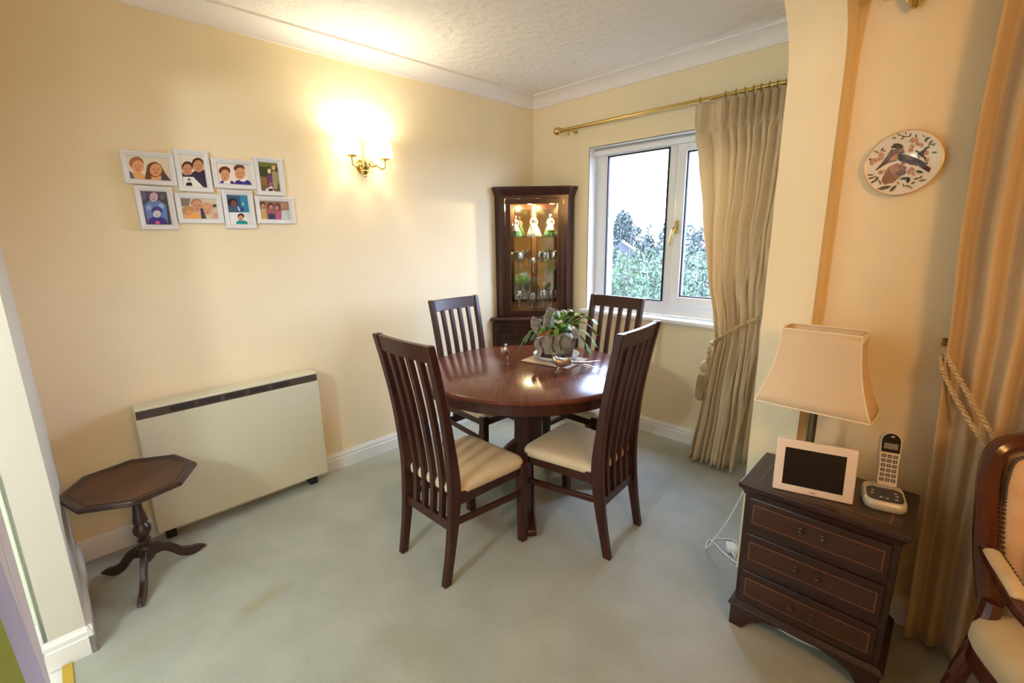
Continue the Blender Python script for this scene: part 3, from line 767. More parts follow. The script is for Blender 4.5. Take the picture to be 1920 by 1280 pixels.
def octa(r, z, k=8):
    return [Vector((r * math.cos(R(-6 + 45 * i)), r * math.sin(R(-6 + 45 * i)), z)) for i in range(8)]


mb = MB(); mb.loft([octa(0.215, TZ2 - 0.026), octa(0.236, TZ2 - 0.022), octa(0.242, TZ2 - 0.012), octa(0.238, TZ2), octa(0.226, TZ2 + 0.001), octa(0.208, TZ2 - 0.008), octa(0.200, TZ2 - 0.009)]); tt = mb.build('table_top', TRIPM, tp, bevel=0.002, angle=25)
mb = MB(); mb.loft([octa(0.199, TZ2 - 0.0095), octa(0.199, TZ2 - 0.0075)]); mb.build('inset_panel', TRIPT, tt, smooth=False)
mb = MB(); mb.lathe([(0.060, 0.462), (0.05, 0.455), (0.019, 0.450), (0.0155, 0.43), (0.0155, 0.39), (0.019, 0.34), (0.027, 0.292), (0.029, 0.278), (0.020, 0.271), (0.023, 0.266), (0.030, 0.257), (0.035, 0.243), (0.032, 0.225), (0.021, 0.206),
                     (0.016, 0.199), (0.025, 0.192), (0.025, 0.184), (0.017, 0.178), (0.018, 0.172), (0.030, 0.164), (0.034, 0.152), (0.028, 0.136), (0.030, 0.115), (0.026, 0.092), (0.015, 0.082), (0.008, 0.072)], 22)
mb.build('column', TRIPM, tp)
for a in (-17, 104, 223):
    up_ = smoothcurve([(0.02, 0.150), (0.055, 0.146), (0.095, 0.116), (0.135, 0.068), (0.175, 0.045), (0.205, 0.035), (0.232, 0.018)], 5)
    lo_ = smoothcurve([(0.02, 0.095), (0.055, 0.095), (0.085, 0.070), (0.115, 0.032), (0.150, 0.008), (0.185, 0.000), (0.232, 0.012)], 5)
    ca, sa = math.cos(R(a)), math.sin(R(a))
    mb = MB(); mb.prism([(x * ca - 0.011 * sa, x * sa + 0.011 * ca, z) for x, z in up_ + lo_[::-1]], (0.022 * sa, -0.022 * ca, 0)); mb.build('leg', TRIPM, tp, bevel=0.006)

# ================================================================== FAMILY PHOTO COLLAGE
HW = (0.00306408796, -1.20973363e-05, -3.06744275, -0.000798810021, -0.00217114049, 2.41506484, -0.000514095335, -0.00010605806)
HP = (0.13588445, -0.00635821652, -109.892161, 0.0396382764, -0.0895809399, 38.0936986, 0.0273494048, -0.00642818465)


def hom(h, x, y):
    d = h[6] * x + h[7] * y + 1
    return ((h[0] * x + h[1] * y + h[2]) / d, (h[3] * x + h[4] * y + h[5]) / d)


cf = thing('photo_collage_frame', 'white collage of eight joined photo frames on the left wall', 'picture frame', (0.0, -2.42, 1.74))
rects = [(-2.793, -2.590, 1.757, 1.905), (-2.588, -2.441, 1.734, 1.932), (-2.434, -2.233, 1.759, 1.906), (-2.233, -2.087, 1.733, 1.930),
         (-2.765, -2.616, 1.551, 1.752), (-2.612, -2.411, 1.581, 1.726), (-2.408, -2.260, 1.555, 1.752), (-2.252, -2.050, 1.582, 1.728)]


def clip(poly, r):
    for ax, val, sgn in ((0, r[0], 1), (0, r[1], -1), (1, r[2], 1), (1, r[3], -1)):
        out_ = []
        for i in range(len(poly)):
            a, b = poly[i], poly[(i + 1) % len(poly)]
            ia, ib = (a[ax] - val) * sgn >= 0, (b[ax] - val) * sgn >= 0
            if ia: out_.append(a)
            if ia != ib:
                t = (val - a[ax]) / (b[ax] - a[ax]); out_.append((a[0] + (b[0] - a[0]) * t, a[1] + (b[1] - a[1]) * t))
        poly = out_
        if len(poly) < 3: return []
    return poly


def A_(x, y): return (220 + x / 7.532, 270 + y / 7.532)
def B_(x, y): return (390 + x / 8.0, 280 + y / 8.0)


def E_(c, r): return [(c[0] + r[0] * math.cos(2 * PI * i / 18), c[1] + r[1] * math.sin(2 * PI * i / 18)) for i in range(18)]


SK, SK2, BR, DB, CRM, NAVY = (0.86, 0.62, 0.47), (0.78, 0.55, 0.42), (0.48, 0.29, 0.19), (0.27, 0.16, 0.13), (0.90, 0.87, 0.80), (0.17, 0.17, 0.28)
EYE, LIP = (0.35, 0.22, 0.18), (0.70, 0.36, 0.32)


def face(c, r, col=SK):
    x, y = c; a, b = r
    return [(col, E_(c, r)), (EYE, E_((x - a * 0.38, y - b * 0.12), (a * 0.13, b * 0.07))), (EYE, E_((x + a * 0.38, y - b * 0.12), (a * 0.13, b * 0.07))),
            ((col[0] * 0.88, col[1] * 0.82, col[2] * 0.8), E_((x, y + b * 0.15), (a * 0.12, b * 0.16))), (LIP, E_((x, y + b * 0.48), (a * 0.34, b * 0.09)))]


photos = [
    (A_, CRM, [((0.62, 0.42, 0.27), E_((270, 265), (105, 88)))] + face((292, 318), (84, 92)) + [((0.33, 0.36, 0.46), [(170, 375), (240, 430), (270, 510), (150, 510)]), ((0.88, 0.68, 0.42), [(200, 385), (250, 405), (330, 405), (385, 440), (385, 510), (260, 510)]),
        ((0.42, 0.23, 0.17), [(420, 300), (470, 260), (540, 248), (610, 290), (670, 400), (760, 520), (380, 520), (400, 420)])] + face((545, 365), (85, 92)) + [((0.90, 0.66, 0.45), [(480, 455), (545, 470), (620, 440), (620, 520), (480, 520)]), ((0.25, 0.27, 0.38), [(625, 430), (670, 430), (770, 530), (620, 530)])]),
    (A_, (0.90, 0.86, 0.79), [(DB, E_((990, 320), (80, 78)))] + face((990, 362), (66, 85), SK2) + [((0.30, 0.18, 0.14), E_((1135, 268), (82, 75)))] + face((1142, 312), (70, 86), SK2) + [(SK2, [(1145, 350), (1215, 350), (1215, 430), (1150, 430)]), (NAVY, [(1040, 420), (1090, 380), (1160, 400), (1230, 360), (1290, 620), (1100, 600)]), ((0.20, 0.19, 0.25), [(915, 400), (960, 440), (1060, 430), (1060, 480), (920, 480)]),
        ((0.92, 0.91, 0.90), [(915, 460), (1072, 464), (1220, 612), (930, 612)]), ((0.12, 0.10, 0.10), E_((1015, 508), (22, 24))), ((0.85, 0.70, 0.62), E_((1016, 518), (14, 16))), ((0.10, 0.10, 0.12), [(975, 545), (1045, 540), (1062, 590), (968, 588)])]),
    (B_, (0.93, 0.90, 0.86), [((0.40, 0.24, 0.16), E_((250, 322), (88, 70)))] + face((257, 390), (70, 88)) + [((0.20, 0.18, 0.48), [(160, 520), (200, 475), (250, 455), (240, 540)]), ((0.20, 0.18, 0.48), [(330, 465), (380, 480), (430, 540), (320, 540)]), ((0.94, 0.93, 0.92), [(238, 460), (270, 490), (335, 466), (340, 540), (235, 540)]),
        ((0.38, 0.24, 0.17), E_((468, 282), (82, 55)))] + face((482, 362), (78, 90)) + [((0.22, 0.17, 0.52), [(390, 540), (420, 470), (470, 455), (570, 450), (625, 475), (660, 540)]), ((0.95, 0.94, 0.93), [(468, 456), (580, 432), (592, 452), (540, 488), (480, 470)])]),
    (B_, (0.27, 0.28, 0.18), [((0.42, 0.46, 0.20), [(740, 170), (1060, 195), (1060, 262), (760, 255)]), ((0.56, 0.42, 0.24), [(780, 400), (885, 415), (895, 545), (800, 550)]), ((0.46, 0.37, 0.30), [(800, 560), (900, 520), (1110, 560), (1110, 650), (800, 650)]), ((0.88, 0.76, 0.62), E_((920, 325), (28, 38))), ((0.45, 0.30, 0.45), [(885, 395), (955, 380), (975, 500), (900, 495)]), ((0.72, 0.38, 0.50), [(915, 498), (975, 495), (968, 550), (920, 548)]),
        ((0.84, 0.67, 0.44), E_((985, 275), (32, 40))), ((0.66, 0.60, 0.48), [(955, 335), (1000, 320), (1050, 340), (1068, 460), (1040, 590), (990, 590), (968, 440)]), ((0.94, 0.93, 0.92), [(868, 592), (960, 550), (1003, 640), (870, 640)]), (DB, E_((942, 605), (40, 20)))]),
    (A_, (0.25, 0.26, 0.36), [((0.36, 0.38, 0.46), E_((370, 730), (40, 70))), ((0.36, 0.38, 0.46), E_((640, 740), (40, 50))), ((0.38, 0.28, 0.40), E_((512, 705), (72, 50)))] + face((515, 750), (60, 68), (0.76, 0.68, 0.74)) + [((0.36, 0.52, 0.78), [(375, 870), (455, 795), (515, 830), (585, 795), (690, 855), (720, 1130), (440, 1130)]), ((0.58, 0.70, 0.86), E_((450, 900), (35, 40))), ((0.58, 0.70, 0.86), E_((620, 880), (40, 40))),
        ((0.22, 0.24, 0.56), E_((560, 940), (78, 60)))] + face((560, 985), (55, 50), (0.82, 0.80, 0.86)) + [((0.18, 0.17, 0.52), [(445, 1060), (505, 1030), (560, 1045), (620, 1030), (690, 1070), (720, 1140), (440, 1140)]), ((0.86, 0.38, 0.55), E_((568, 1108), (34, 22)))]),
    (A_, (0.84, 0.78, 0.70), [((0.50, 0.46, 0.44), [(880, 750), (1040, 755), (1010, 870), (900, 880)]), ((0.66, 0.48, 0.36), E_((1120, 832), (82, 62)))] + face((1130, 880), (76, 86), (0.82, 0.60, 0.48)) + [((0.74, 0.56, 0.36), E_((1000, 940), (85, 72)))] + face((1012, 988), (58, 58)) + [((0.92, 0.66, 0.36), [(1020, 1000), (1130, 965), (1215, 1060), (930, 1060), (960, 1030)]), ((0.80, 0.62, 0.44), E_((1265, 905), (84, 78)))] + face((1268, 930), (66, 76), (0.84, 0.64, 0.50)) +
        [((0.24, 0.24, 0.36), [(1172, 900), (1208, 910), (1260, 1060), (1190, 1060)]), ((0.30, 0.28, 0.28), E_((1372, 870), (28, 22))), ((0.82, 0.66, 0.58), E_((1385, 1010), (45, 40)))]),
    (B_, (0.92, 0.93, 0.94), [((0.18, 0.36, 0.52), [(260, 660), (600, 670), (640, 945), (280, 940)]), ((0.20, 0.55, 0.72), [(470, 665), (620, 660), (640, 945), (520, 945)]), ((0.14, 0.11, 0.13), E_((370, 792), (72, 62))), ((0.46, 0.30, 0.27), E_((385, 818), (44, 54))), ((0.25, 0.38, 0.46), [(300, 880), (370, 860), (440, 865), (470, 943), (290, 943)]), ((0.75, 0.92, 0.72), E_((525, 820), (14, 22))), ((0.70, 0.85, 0.92), [(440, 860), (460, 858), (490, 920), (465, 925)]), ((0.24, 0.22, 0.36), [(505, 870), (535, 868), (540, 925), (510, 925)]),
        ((0.22, 0.13, 0.11), E_((495, 1000), (50, 42)))] + face((492, 1032), (36, 46)) + [((0.12, 0.58, 0.60), [(425, 1085), (470, 1066), (540, 1066), (590, 1085), (600, 1140), (425, 1140)])]),
    (B_, (0.58, 0.46, 0.38), [((0.78, 0.82, 0.82), [(1105, 915), (1260, 905), (1260, 1070), (1105, 1070)]), ((0.72, 0.55, 0.42), [(1080, 800), (1230, 800), (1230, 890), (1100, 890)]), ((0.36, 0.22, 0.20), E_((820, 825), (40, 42))), ((0.75, 0.55, 0.43), E_((825, 845), (28, 34))), ((0.78, 0.64, 0.44), [(780, 890), (870, 885), (895, 1070), (780, 1070)]), ((0.30, 0.20, 0.22), E_((940, 850), (45, 50))), ((0.78, 0.56, 0.46), E_((945, 865), (28, 34))), ((0.68, 0.34, 0.44), [(880, 890), (970, 890), (985, 970), (895, 965)]), ((0.24, 0.26, 0.40), [(905, 960), (1005, 968), (1010, 1070), (915, 1070)]),
        ((0.44, 0.26, 0.34), E_((1045, 870), (48, 68))), ((0.78, 0.56, 0.48), E_((1035, 880), (26, 34))), ((0.74, 0.36, 0.52), [(1005, 925), (1085, 920), (1110, 1070), (1030, 1070)])])]
for (y0, y1, z0, z1), (zz, bgc, shapes) in zip(rects, photos):
    mb = MB(); B0 = 0.008
    oy, oz = -2.42, 1.74

    def ring(i, x): return [Vector((x, y0 + i - oy, z0 + i - oz)), Vector((x, y1 - i - oy, z0 + i - oz)), Vector((x, y1 - i - oy, z1 - i - oz)), Vector((x, y0 + i - oy, z1 - i - oz))]
    mb.loft([ring(0.001, 0.001), ring(0, 0.018), ring(0.003, 0.023), ring(0.010, 0.023), ring(0.014, 0.019), ring(0.020, 0.018), ring(0.0235, 0.012), ring(0.024, 0.009)], True, True)
    fr = mb.build('picture_frame', FRAMEW, cf, smooth=False)
    mb = MB(); mats = []; r = (y0 + 0.025, y1 - 0.025, z0 + 0.025, z1 - 0.025); x = 0.0095

    def put(col, poly, x):
        m = flat(col)
        if m not in mats: mats.append(m)
        mb.cur = mats.index(m)
        mb.add([Vector((x, a - oy, b - oz)) for a, b in poly], [tuple(range(len(poly)))])
    put(bgc, [(r[0], r[2]), (r[1], r[2]), (r[1], r[3]), (r[0], r[3])], x)
    for col, sh in shapes:
        q = clip([hom(HW, *zz(*s_)) for s_ in sh], r); x += 0.00012
        if len(q) >= 3: put(col, q, x)
    mb.build('photo_print', mats, fr, smooth=False, fix=False)

# ================================================================== WALL LIGHTS


def sconce(label, loc, rotz, lit):
    o = thing('wall_light', label, 'lamp', loc, rotz)
    # local: x away from the wall, y along it
    mb = MB(); RX = Matrix.Rotation(R(90), 3, 'Y')
    mb.lathe([(0.012, 0.105), (0.018, 0.090), (0.030, 0.085), (0.034, 0.070), (0.030, 0.052), (0.022, 0.040), (0.025, 0.034), (0.018, 0.022), (0.010, 0.012), (0.012, 0.006), (0.007, 0.0)], 18, (0.034, 0, 0))
    mb.lathe([(0.010, 0), (0.040, 0.0), (0.040, 0.006), (0.020, 0.012)], 20, (0.0, 0, 0.065), RX)
    mb.build('backplate', BRASS, o)
    mb = MB(); mb.tube([(0.034, 0, 0.10), (0.034, 0, 0.185)], [0.004, 0.003], 8); mb.ell((0.034, 0, 0.188), (0.006, 0.006, 0.009)); mb.build('finial_rod', BRASS, o)
    for s_ in (-1, 1):
        mb = MB(); mb.tube(smoothcurve([(0.04, 0.012 * s_, 0.072), (0.06, 0.04 * s_, 0.062), (0.075, 0.062 * s_, 0.068), (0.09, 0.085 * s_, 0.05), (0.095, 0.105 * s_, 0.058), (0.095, 0.110 * s_, 0.085), (0.095, 0.110 * s_, 0.10)], 5), 0.0055, 8)
        mb.torus((0.055, 0.040 * s_, 0.078), 0.014, 0.004, Matrix.Rotation(R(90), 3, 'Y') @ Matrix.Rotation(0, 3, 'Z'), 16, 6)
        arm = mb.build('arm', BRASS, o)
        mb = MB(); mb.lathe([(0.008, 0.098), (0.026, 0.104), (0.032, 0.110), (0.031, 0.113), (0.010, 0.112), (0.010, 0.135), (0.008, 0.136)], 18, (0.095, 0.110 * s_, 0)); mb.build('cup', BRASS, arm)
        mb = MB(); mb.lathe([(0.052, 0.118), (0.051, 0.145), (0.045, 0.18), (0.036, 0.225), (0.034, 0.225), (0.043, 0.18), (0.049, 0.145), (0.050, 0.118)], 24, (0.095, 0.110 * s_, 0), cap=False); mb.build('shade', GLOW if lit else SHADE, o)
        mb = MB(); mb.lathe([(0.008, 0.136), (0.012, 0.15), (0.013, 0.165), (0.008, 0.185), (0.002, 0.195)], 12, (0.095, 0.110 * s_, 0)); mb.build('bulb', BULB if lit else PORC, o)
        if lit:
            M = Matrix.Translation(loc) @ Matrix.Rotation(rotz, 4, 'Z')
            light('sconce_light', 'POINT', M @ Vector((0.095, 0.110 * s_, 0.205)), 5.2, (1.0, 0.94, 0.72), 0.022)
    return o


sconce('lit brass twin-arm wall light above the heater', (0.0, -1.60, 1.870), 0, True)
sconce('unlit brass wall light cut off by the top edge above the plate', (2.575, -0.98, 2.185), R(-90), False)

# ================================================================== CURTAIN POLE AND CURTAIN
pz, py = 2.29, -0.10
pl = thing('curtain_pole', 'polished brass curtain pole above the window', 'curtain pole', (0, py, pz))
mb = MB(); mb.tube([(0.36, 0, 0), (2.24, 0, 0)], 0.0125, 14, up=(0, 1, 0)); mb.build('pole', BRASS, pl)
mb = MB(); mb.lathe([(0.0125, 0.05), (0.017, 0.048), (0.017, 0.040), (0.013, 0.036), (0.014, 0.028), (0.026, 0.018), (0.031, 0.0), (0.026, -0.018), (0.012, -0.029), (0.002, -0.031)], 22, (0.345, 0, 0), Matrix.Rotation(R(90), 3, 'Y')); mb.build('finial', BRASS, pl)
mb = MB(); mb.tube([(0.455, 0.10, -0.012), (0.455, 0.02, -0.012), (0.455, 0.0, -0.004)], 0.007, 10); mb.lathe([(0.013, 0), (0.013, 0.004), (0.008, 0.008)], 16, (0.455, 0.10, -0.012), Matrix.Rotation(R(90), 3, 'X')); mb.box(0.449, 0.461, -0.006, 0.006, -0.05, -0.01); mb.build('bracket', BRASS, pl)
PLX = [1.478, 1.630, 1.690, 1.740, 1.785, 1.825, 1.868, 1.910, 1.955, 2.005, 2.06]
for i, x in enumerate(PLX[:-1] + [1.915 + 0.12]):
    mb = MB(); mb.torus((x, 0, 0), 0.0195, 0.0028, Matrix.Rotation(R(90), 3, 'Y'), 18, 6); mb.torus((x, 0, -0.027), 0.006, 0.0016, Matrix.Rotation(R(90), 3, 'X'), 10, 5)
    mb.build('ring', BRASS, pl)


def uw_i(u): return round(u)


def low_(i, z): return math.sin(2.7 * i + 0.4) * max(0.0, min(1.0, (1.9 - z) / 0.8))


def xtop(u):
    u = max(0, min(len(PLX) - 1, u)); i = min(int(u), len(PLX) - 2); return PLX[i] + (PLX[i + 1] - PLX[i]) * (u - i)


NP = len(PLX) - 1
EL = [(0.0, 1.640), (0.03, 1.645), (0.40, 1.678), (0.70, 1.702), (0.82, 1.712), (1.0, 1.690), (1.22, 1.640), (1.616, 1.570), (1.95, 1.515), (2.11, 1.478)]
ER = [(0.0, 1.915), (0.4, 1.925), (0.8, 1.945), (1.0, 1.965), (1.3, 1.99), (1.8, 2.03), (2.11, 2.055)]
cu = thing('window_curtain', 'beige pinch-pleat curtain tied back at the right of the window', 'curtain', (0, 0, 0))
rows = [2.262, 2.25, 2.225, 2.20, 2.17, 2.14, 2.12, 2.108, 2.095, 2.07, 2.03] + [2.0 - i * 0.05 for i in range(20)] + [1.0, 0.97, 0.94, 0.91, 0.88, 0.85, 0.82] + [0.78 - i * 0.04 for i in range(19)] + [0.02]
rows = sorted(set(round(z, 4) for z in rows), reverse=True)
CS = 20
vs = []; ncol = NP * CS + CS // 2 + 1
for z in rows:
    for j in range(ncol):
        u = j / CS - 0.25
        uu = max(0.0, u)
        k = min(1.0, max(0.0, (2.11 - z) / 1.1)); k = k * k * (3 - 2 * k)
        xl, xr = lerp1(EL, z), lerp1(ER, z)
        g = u / NP
        xb = xl + (xr - xl) * (g if k > 0.999 else g)
        # blend pleat spacing from the heading to even spacing
        xt = xtop(uu) + (0.05 * u if u < 0 else 0)
        sh = (xl - PLX[0]) * (1 - uu / NP) + (xr - PLX[-1]) * uu / NP
        x = (xt + sh) * (1 - k) + xb * k
        tie = math.exp(-((z - 0.90) / 0.20) ** 2)
        top_ = max(0.0, min(1.0, (z - 2.085) / 0.03))
        pin = math.exp(-((z - 2.108) / 0.022) ** 2)
        amp = (0.050 + 0.020 * k) * (1 + 0.28 * low_(uw_i(u), z)) - 0.030 * tie + 0.030 * max(0, (0.6 - z) / 0.6)
        yc = -0.092 - 0.025 * k - 0.050 * max(0, (0.75 - z) / 0.75)
        low = max(0.0, min(1.0, (1.5 - z) / 1.2))
        uw = u + low * (0.42 * math.sin(1.7 * u + 0.6) + 0.16 * math.sin(3.9 * u))
        uw = uw * (1 - 0.28 * low)                  # fewer, broader folds towards the hem
        d_ = abs(uw - round(uw))                    # 0 on a pleat, 0.5 midway
        free = math.cos(PI * d_) ** 0.75            # full rounded fold with a tight groove
        wid = 0.36 - 0.20 * pin
        head = max(0.0, 1 - (d_ / wid) ** 2) ** 0.5 if d_ < wid else 0.0
        bulge = free * (1 - top_) + head * top_
        y = yc - amp * bulge * (1 - 0.35 * pin)
        y += -0.004 * math.cos(2 * PI * d_ / 0.17) * head * top_ * (1 - pin)
        lop = 0.010 * math.sin(3.1 * round(u) + 1.3 * z) * (1 - top_)
        x += lop * free * (1 - tie)
        if -0.3 < u < 0.75 and z > 1.2: y += 0.02 * (1 - bulge) * 0
        vs.append((x, y, z))
fs = [(i * ncol + j, i * ncol + j + 1, (i + 1) * ncol + j + 1, (i + 1) * ncol + j) for i in range(len(rows) - 1) for j in range(ncol - 1)]
mb = MB(); mb.add(vs, fs); mb.build('drape', CURT, cu, solid=0.003, angle=80)
# lining hanging behind, next to the pier
vs = []; m_ = 25
for z in [2.25 - i * 0.09 for i in range(25)] + [0.02]:
    for j in range(m_):
        u = j / (m_ - 1); xl = lerp1([(0, 1.90), (0.8, 1.94), (2.2, 2.03)], z); xr = lerp1([(0, 2.03), (0.8, 2.04), (2.2, 2.15)], z)
        vs.append((xl + (xr - xl) * u, -0.085 + 0.012 * math.cos(u * 6 * PI), z))
fs = [(i * m_ + j, i * m_ + j + 1, (i + 1) * m_ + j + 1, (i + 1) * m_ + j) for i in range(25) for j in range(m_ - 1)]
mb = MB(); mb.add(vs, fs); mb.build('lining', CURT, cu, solid=0.003, angle=80)


def rope(mb, pts, r, turns, n=90, strands=2):
    P = smoothcurve(pts, max(6, n // (len(pts) - 1)))
    for s_ in range(strands):
        q = []
        for i, p in enumerate(P):
            t = Vector(P[min(i + 1, len(P) - 1)]) - Vector(P[max(i - 1, 0)]); t.normalize()
            a = t.cross(Vector((0.1, 0.2, 1))).normalized(); b = a.cross(t)
            w_ = 2 * PI * (turns * i / (len(P) - 1) + s_ / strands)
            q.append(Vector(p) + (a * math.cos(w_) + b * math.sin(w_)) * r * 0.62)
        mb.tube(q, r * 0.72, 6)


tbk = thing('rope_tieback', 'gold rope tieback with tassel round the window curtain', 'tieback', (0, 0, 0))
mb = MB(); rope(mb, [(1.700, -0.160, 0.815), (1.76, -0.192, 0.862), (1.83, -0.195, 0.918), (1.90, -0.188, 0.968), (1.965, -0.16, 1.008), (2.03, -0.09, 1.04)], 0.0105, 14); mb.build('rope', ROPE, tbk)
mb = MB(); mb.ell((1.700, -0.168, 0.805), (0.020, 0.020, 0.018)); mb.lathe([(0.006, 0.785), (0.011, 0.77), (0.016, 0.75), (0.010, 0.735), (0.013, 0.725), (0.019, 0.71), (0.012, 0.692), (0.010, 0.685)], 14, (1.684, -0.176, 0)); mb.build('knot', ROPE, tbk)
mb = MB(); mb.lathe([(0.010, 0.690), (0.022, 0.680), (0.030, 0.660), (0.033, 0.635), (0.026, 0.620), (0.030, 0.612), (0.034, 0.600), (0.030, 0.592)], 20, (1.670, -0.185, 0)); mb.build('tassel_head', ROPE, tbk)
mb = MB(); mb.lathe([(0.028, 0.600), (0.036, 0.57), (0.041, 0.52), (0.044, 0.47), (0.042, 0.435), (0.030, 0.425), (0.001, 0.425)], 48, (1.667, -0.186, 0), ripple=0.07, rn=16); mb.build('tassel_fringe', TASS, tbk)

# curtain on the right
cr = thing('patio_curtain', 'striped cream curtain hanging at the right edge behind the armchair', 'curtain', (0, 0, 0))
vs = []; zz_ = [2.45 - i * 0.085 for i in range(29)] + [0.02]; m_ = 121
EL2 = [(0.0, 2.842), (0.10, 2.838), (0.64, 2.824), (1.14, 2.806), (1.5, 2.784), (1.85, 2.777), (2.13, 2.783), (2.45, 2.79)]
for z in zz_:
    for j in range(m_):
        u = j / (m_ - 1); k = max(0, min(1, (1.9 - z) / 1.2))
        xl = lerp1(EL2, z); x = xl + u * (0.62 - 0.10 * k)
        y = -1.062 - 0.024 * math.cos(u * 15 * PI) - 0.010 * math.sin(u * 31 + z * 1.3) * k + 0.02 * (1 - k) * 0
        vs.append((x, y, z))
fs = [(i * m_ + j, i * m_ + j + 1, (i + 1) * m_ + j + 1, (i + 1) * m_ + j) for i in range(len(zz_) - 1) for j in range(m_ - 1)]
mb = MB(); mb.add(vs, fs); mb.build('drape', CURTR, cr, solid=0.003, angle=80)
t2 = thing('rope_tieback', 'twisted rope tieback hooked to the wall above the armchair', 'tieback', (0, 0, 0))
mb = MB(); rope(mb, [(2.802, -1.00, 1.112), (2.812, -1.085, 1.09), (2.86, -1.105, 1.01), (2.93, -1.11, 0.895), (2.99, -1.11, 0.80), (3.06, -1.11, 0.74)], 0.0065, 18)
rope(mb, [(2.800, -1.01, 1.105), (2.800, -1.085, 1.065), (2.84, -1.10, 0.98), (2.91, -1.105, 0.868), (2.975, -1.105, 0.775), (3.05, -1.105, 0.71)], 0.0065, 18); mb.build('rope', ROPE, t2)
mb = MB(); mb.tube([(2.802, -0.98, 1.115), (2.802, -1.02, 1.115), (2.800, -1.035, 1.125), (2.797, -1.03, 1.14)], [0.008, 0.007, 0.007, 0.009], 8); mb.lathe([(0.016, 0), (0.016, 0.004), (0.008, 0.008)], 14, (2.802, -0.98, 1.115), Matrix.Rotation(R(90), 3, 'X')); mb.build('hook', BRASSD, t2)

# ================================================================== CHEST OF DRAWERS
cx, cy = 2.574, -1.278
chs = thing('chest_of_drawers', 'small dark chest of three inlaid drawers at lower right', 'chest', (cx, cy, 0), R(1.2))
X0, X1, Y0, Y1 = -0.222, 0.222, -0.150, 0.145   # carcass, front at Y0
mb = MB(); mb.box(X0, X1, Y0, Y1, 0.09, 0.575); mb.build('carcass', CHESTM, chs, smooth=False, bevel=0.003)


def rr(a, z): return [Vector((X0 - a, Y0 - a, z)), Vector((X1 + a, Y0 - a, z)), Vector((X1 + a, Y1 + 0.004, z)), Vector((X0 - a, Y1 + 0.004, z))]


mb = MB(); mb.loft([rr(0.002, 0.560), rr(0.006, 0.568), rr(0.010, 0.580), rr(0.018, 0.588), rr(0.021, 0.594), rr(0.021, 0.604), rr(0.017, 0.610)]); tp_ = mb.build('top', CHESTM, chs, bevel=0.002, angle=30)
mb = rectframe(-0.190, 0.190, -0.125, 0.120, 0.0035, 0.0035, 0.0035, 0.0035, 0.6100, 0.6106); mb.v = [(x, z, y) for x, y, z in mb.v]; mb.build('inlay', INLAY, tp_, smooth=False)
mb = MB(); mb.loft([rr(0.002, 0.112), rr(0.006, 0.108), rr(0.016, 0.100), rr(0.018, 0.094), rr(0.014, 0.088), rr(0.010, 0.086)]); mb.build('base_moulding', CHESTM, chs, angle=30)
for s_, (zl, zh) in enumerate(((0.432, 0.556), (0.275, 0.412), (0.122, 0.256))):
    mb = MB(); mb.box(-0.205, 0.205, Y0 - 0.010, Y0 + 0.01, zl, zh); dw = mb.build('drawer', CHESTM, chs, smooth=False, bevel=0.004)
    m0 = (zl + zh) / 2 + 0.002
    mb = MB(); mb.box(-0.186, 0.186, Y0 - 0.0112, Y0 - 0.009, m0 - 0.034, m0 + 0.034); mb.build('veneer_panel', CHESTD, dw, smooth=False)
    mb = rectframe(-0.189, 0.189, m0 - 0.0365, m0 + 0.0365, 0.003, 0.003, 0.003, 0.003, Y0 - 0.0117, Y0 - 0.0095); mb.build('inlay', INLAY, dw, smooth=False)
    for x in (-0.034, 0.032):
        mb = MB(); mb.lathe([(0.010, 0.0), (0.010, 0.002), (0.004, 0.004), (0.004, 0.010), (0.009, 0.014), (0.008, 0.019), (0.002, 0.021)], 14, (x, Y0 - 0.011, m0 + 0.004), Matrix.Rotation(R(90), 3, 'X')); mb.build('knob', mat('dark_brass_knob', (0.10, 0.075, 0.05), 0.35, 0.8), dw)  # knobs in one even dark brass
# bracket plinth with shaped apron
pts = [(-0.232, 0.0), (-0.186, 0.0), (-0.172, 0.024), (-0.150, 0.052), (-0.11, 0.070), (-0.06, 0.080), (0.06, 0.080), (0.11, 0.070), (0.150, 0.052), (0.172, 0.024), (0.186, 0.0), (0.232, 0.0), (0.232, 0.09), (-0.232, 0.09)]
mb = MB(); mb.prism([(x, Y0 - 0.010, z) for x, z in pts], (0, 0.018, 0)); mb.build('bracket_foot', CHESTM, chs, bevel=0.003)
for x0 in (-0.232, 0.214):
    pts = [(Y0 - 0.008, 0.0), (Y0 + 0.045, 0.0), (Y0 + 0.07, 0.035), (Y1 - 0.07, 0.035), (Y1 - 0.045, 0.0), (Y1, 0.0), (Y1, 0.09), (Y0 - 0.008, 0.09)]
    mb = MB(); mb.prism([(x0, y, z) for y, z in pts], (0.018, 0, 0)); mb.build('side_bracket', CHESTM, chs, bevel=0.003)
CT = 0.6105

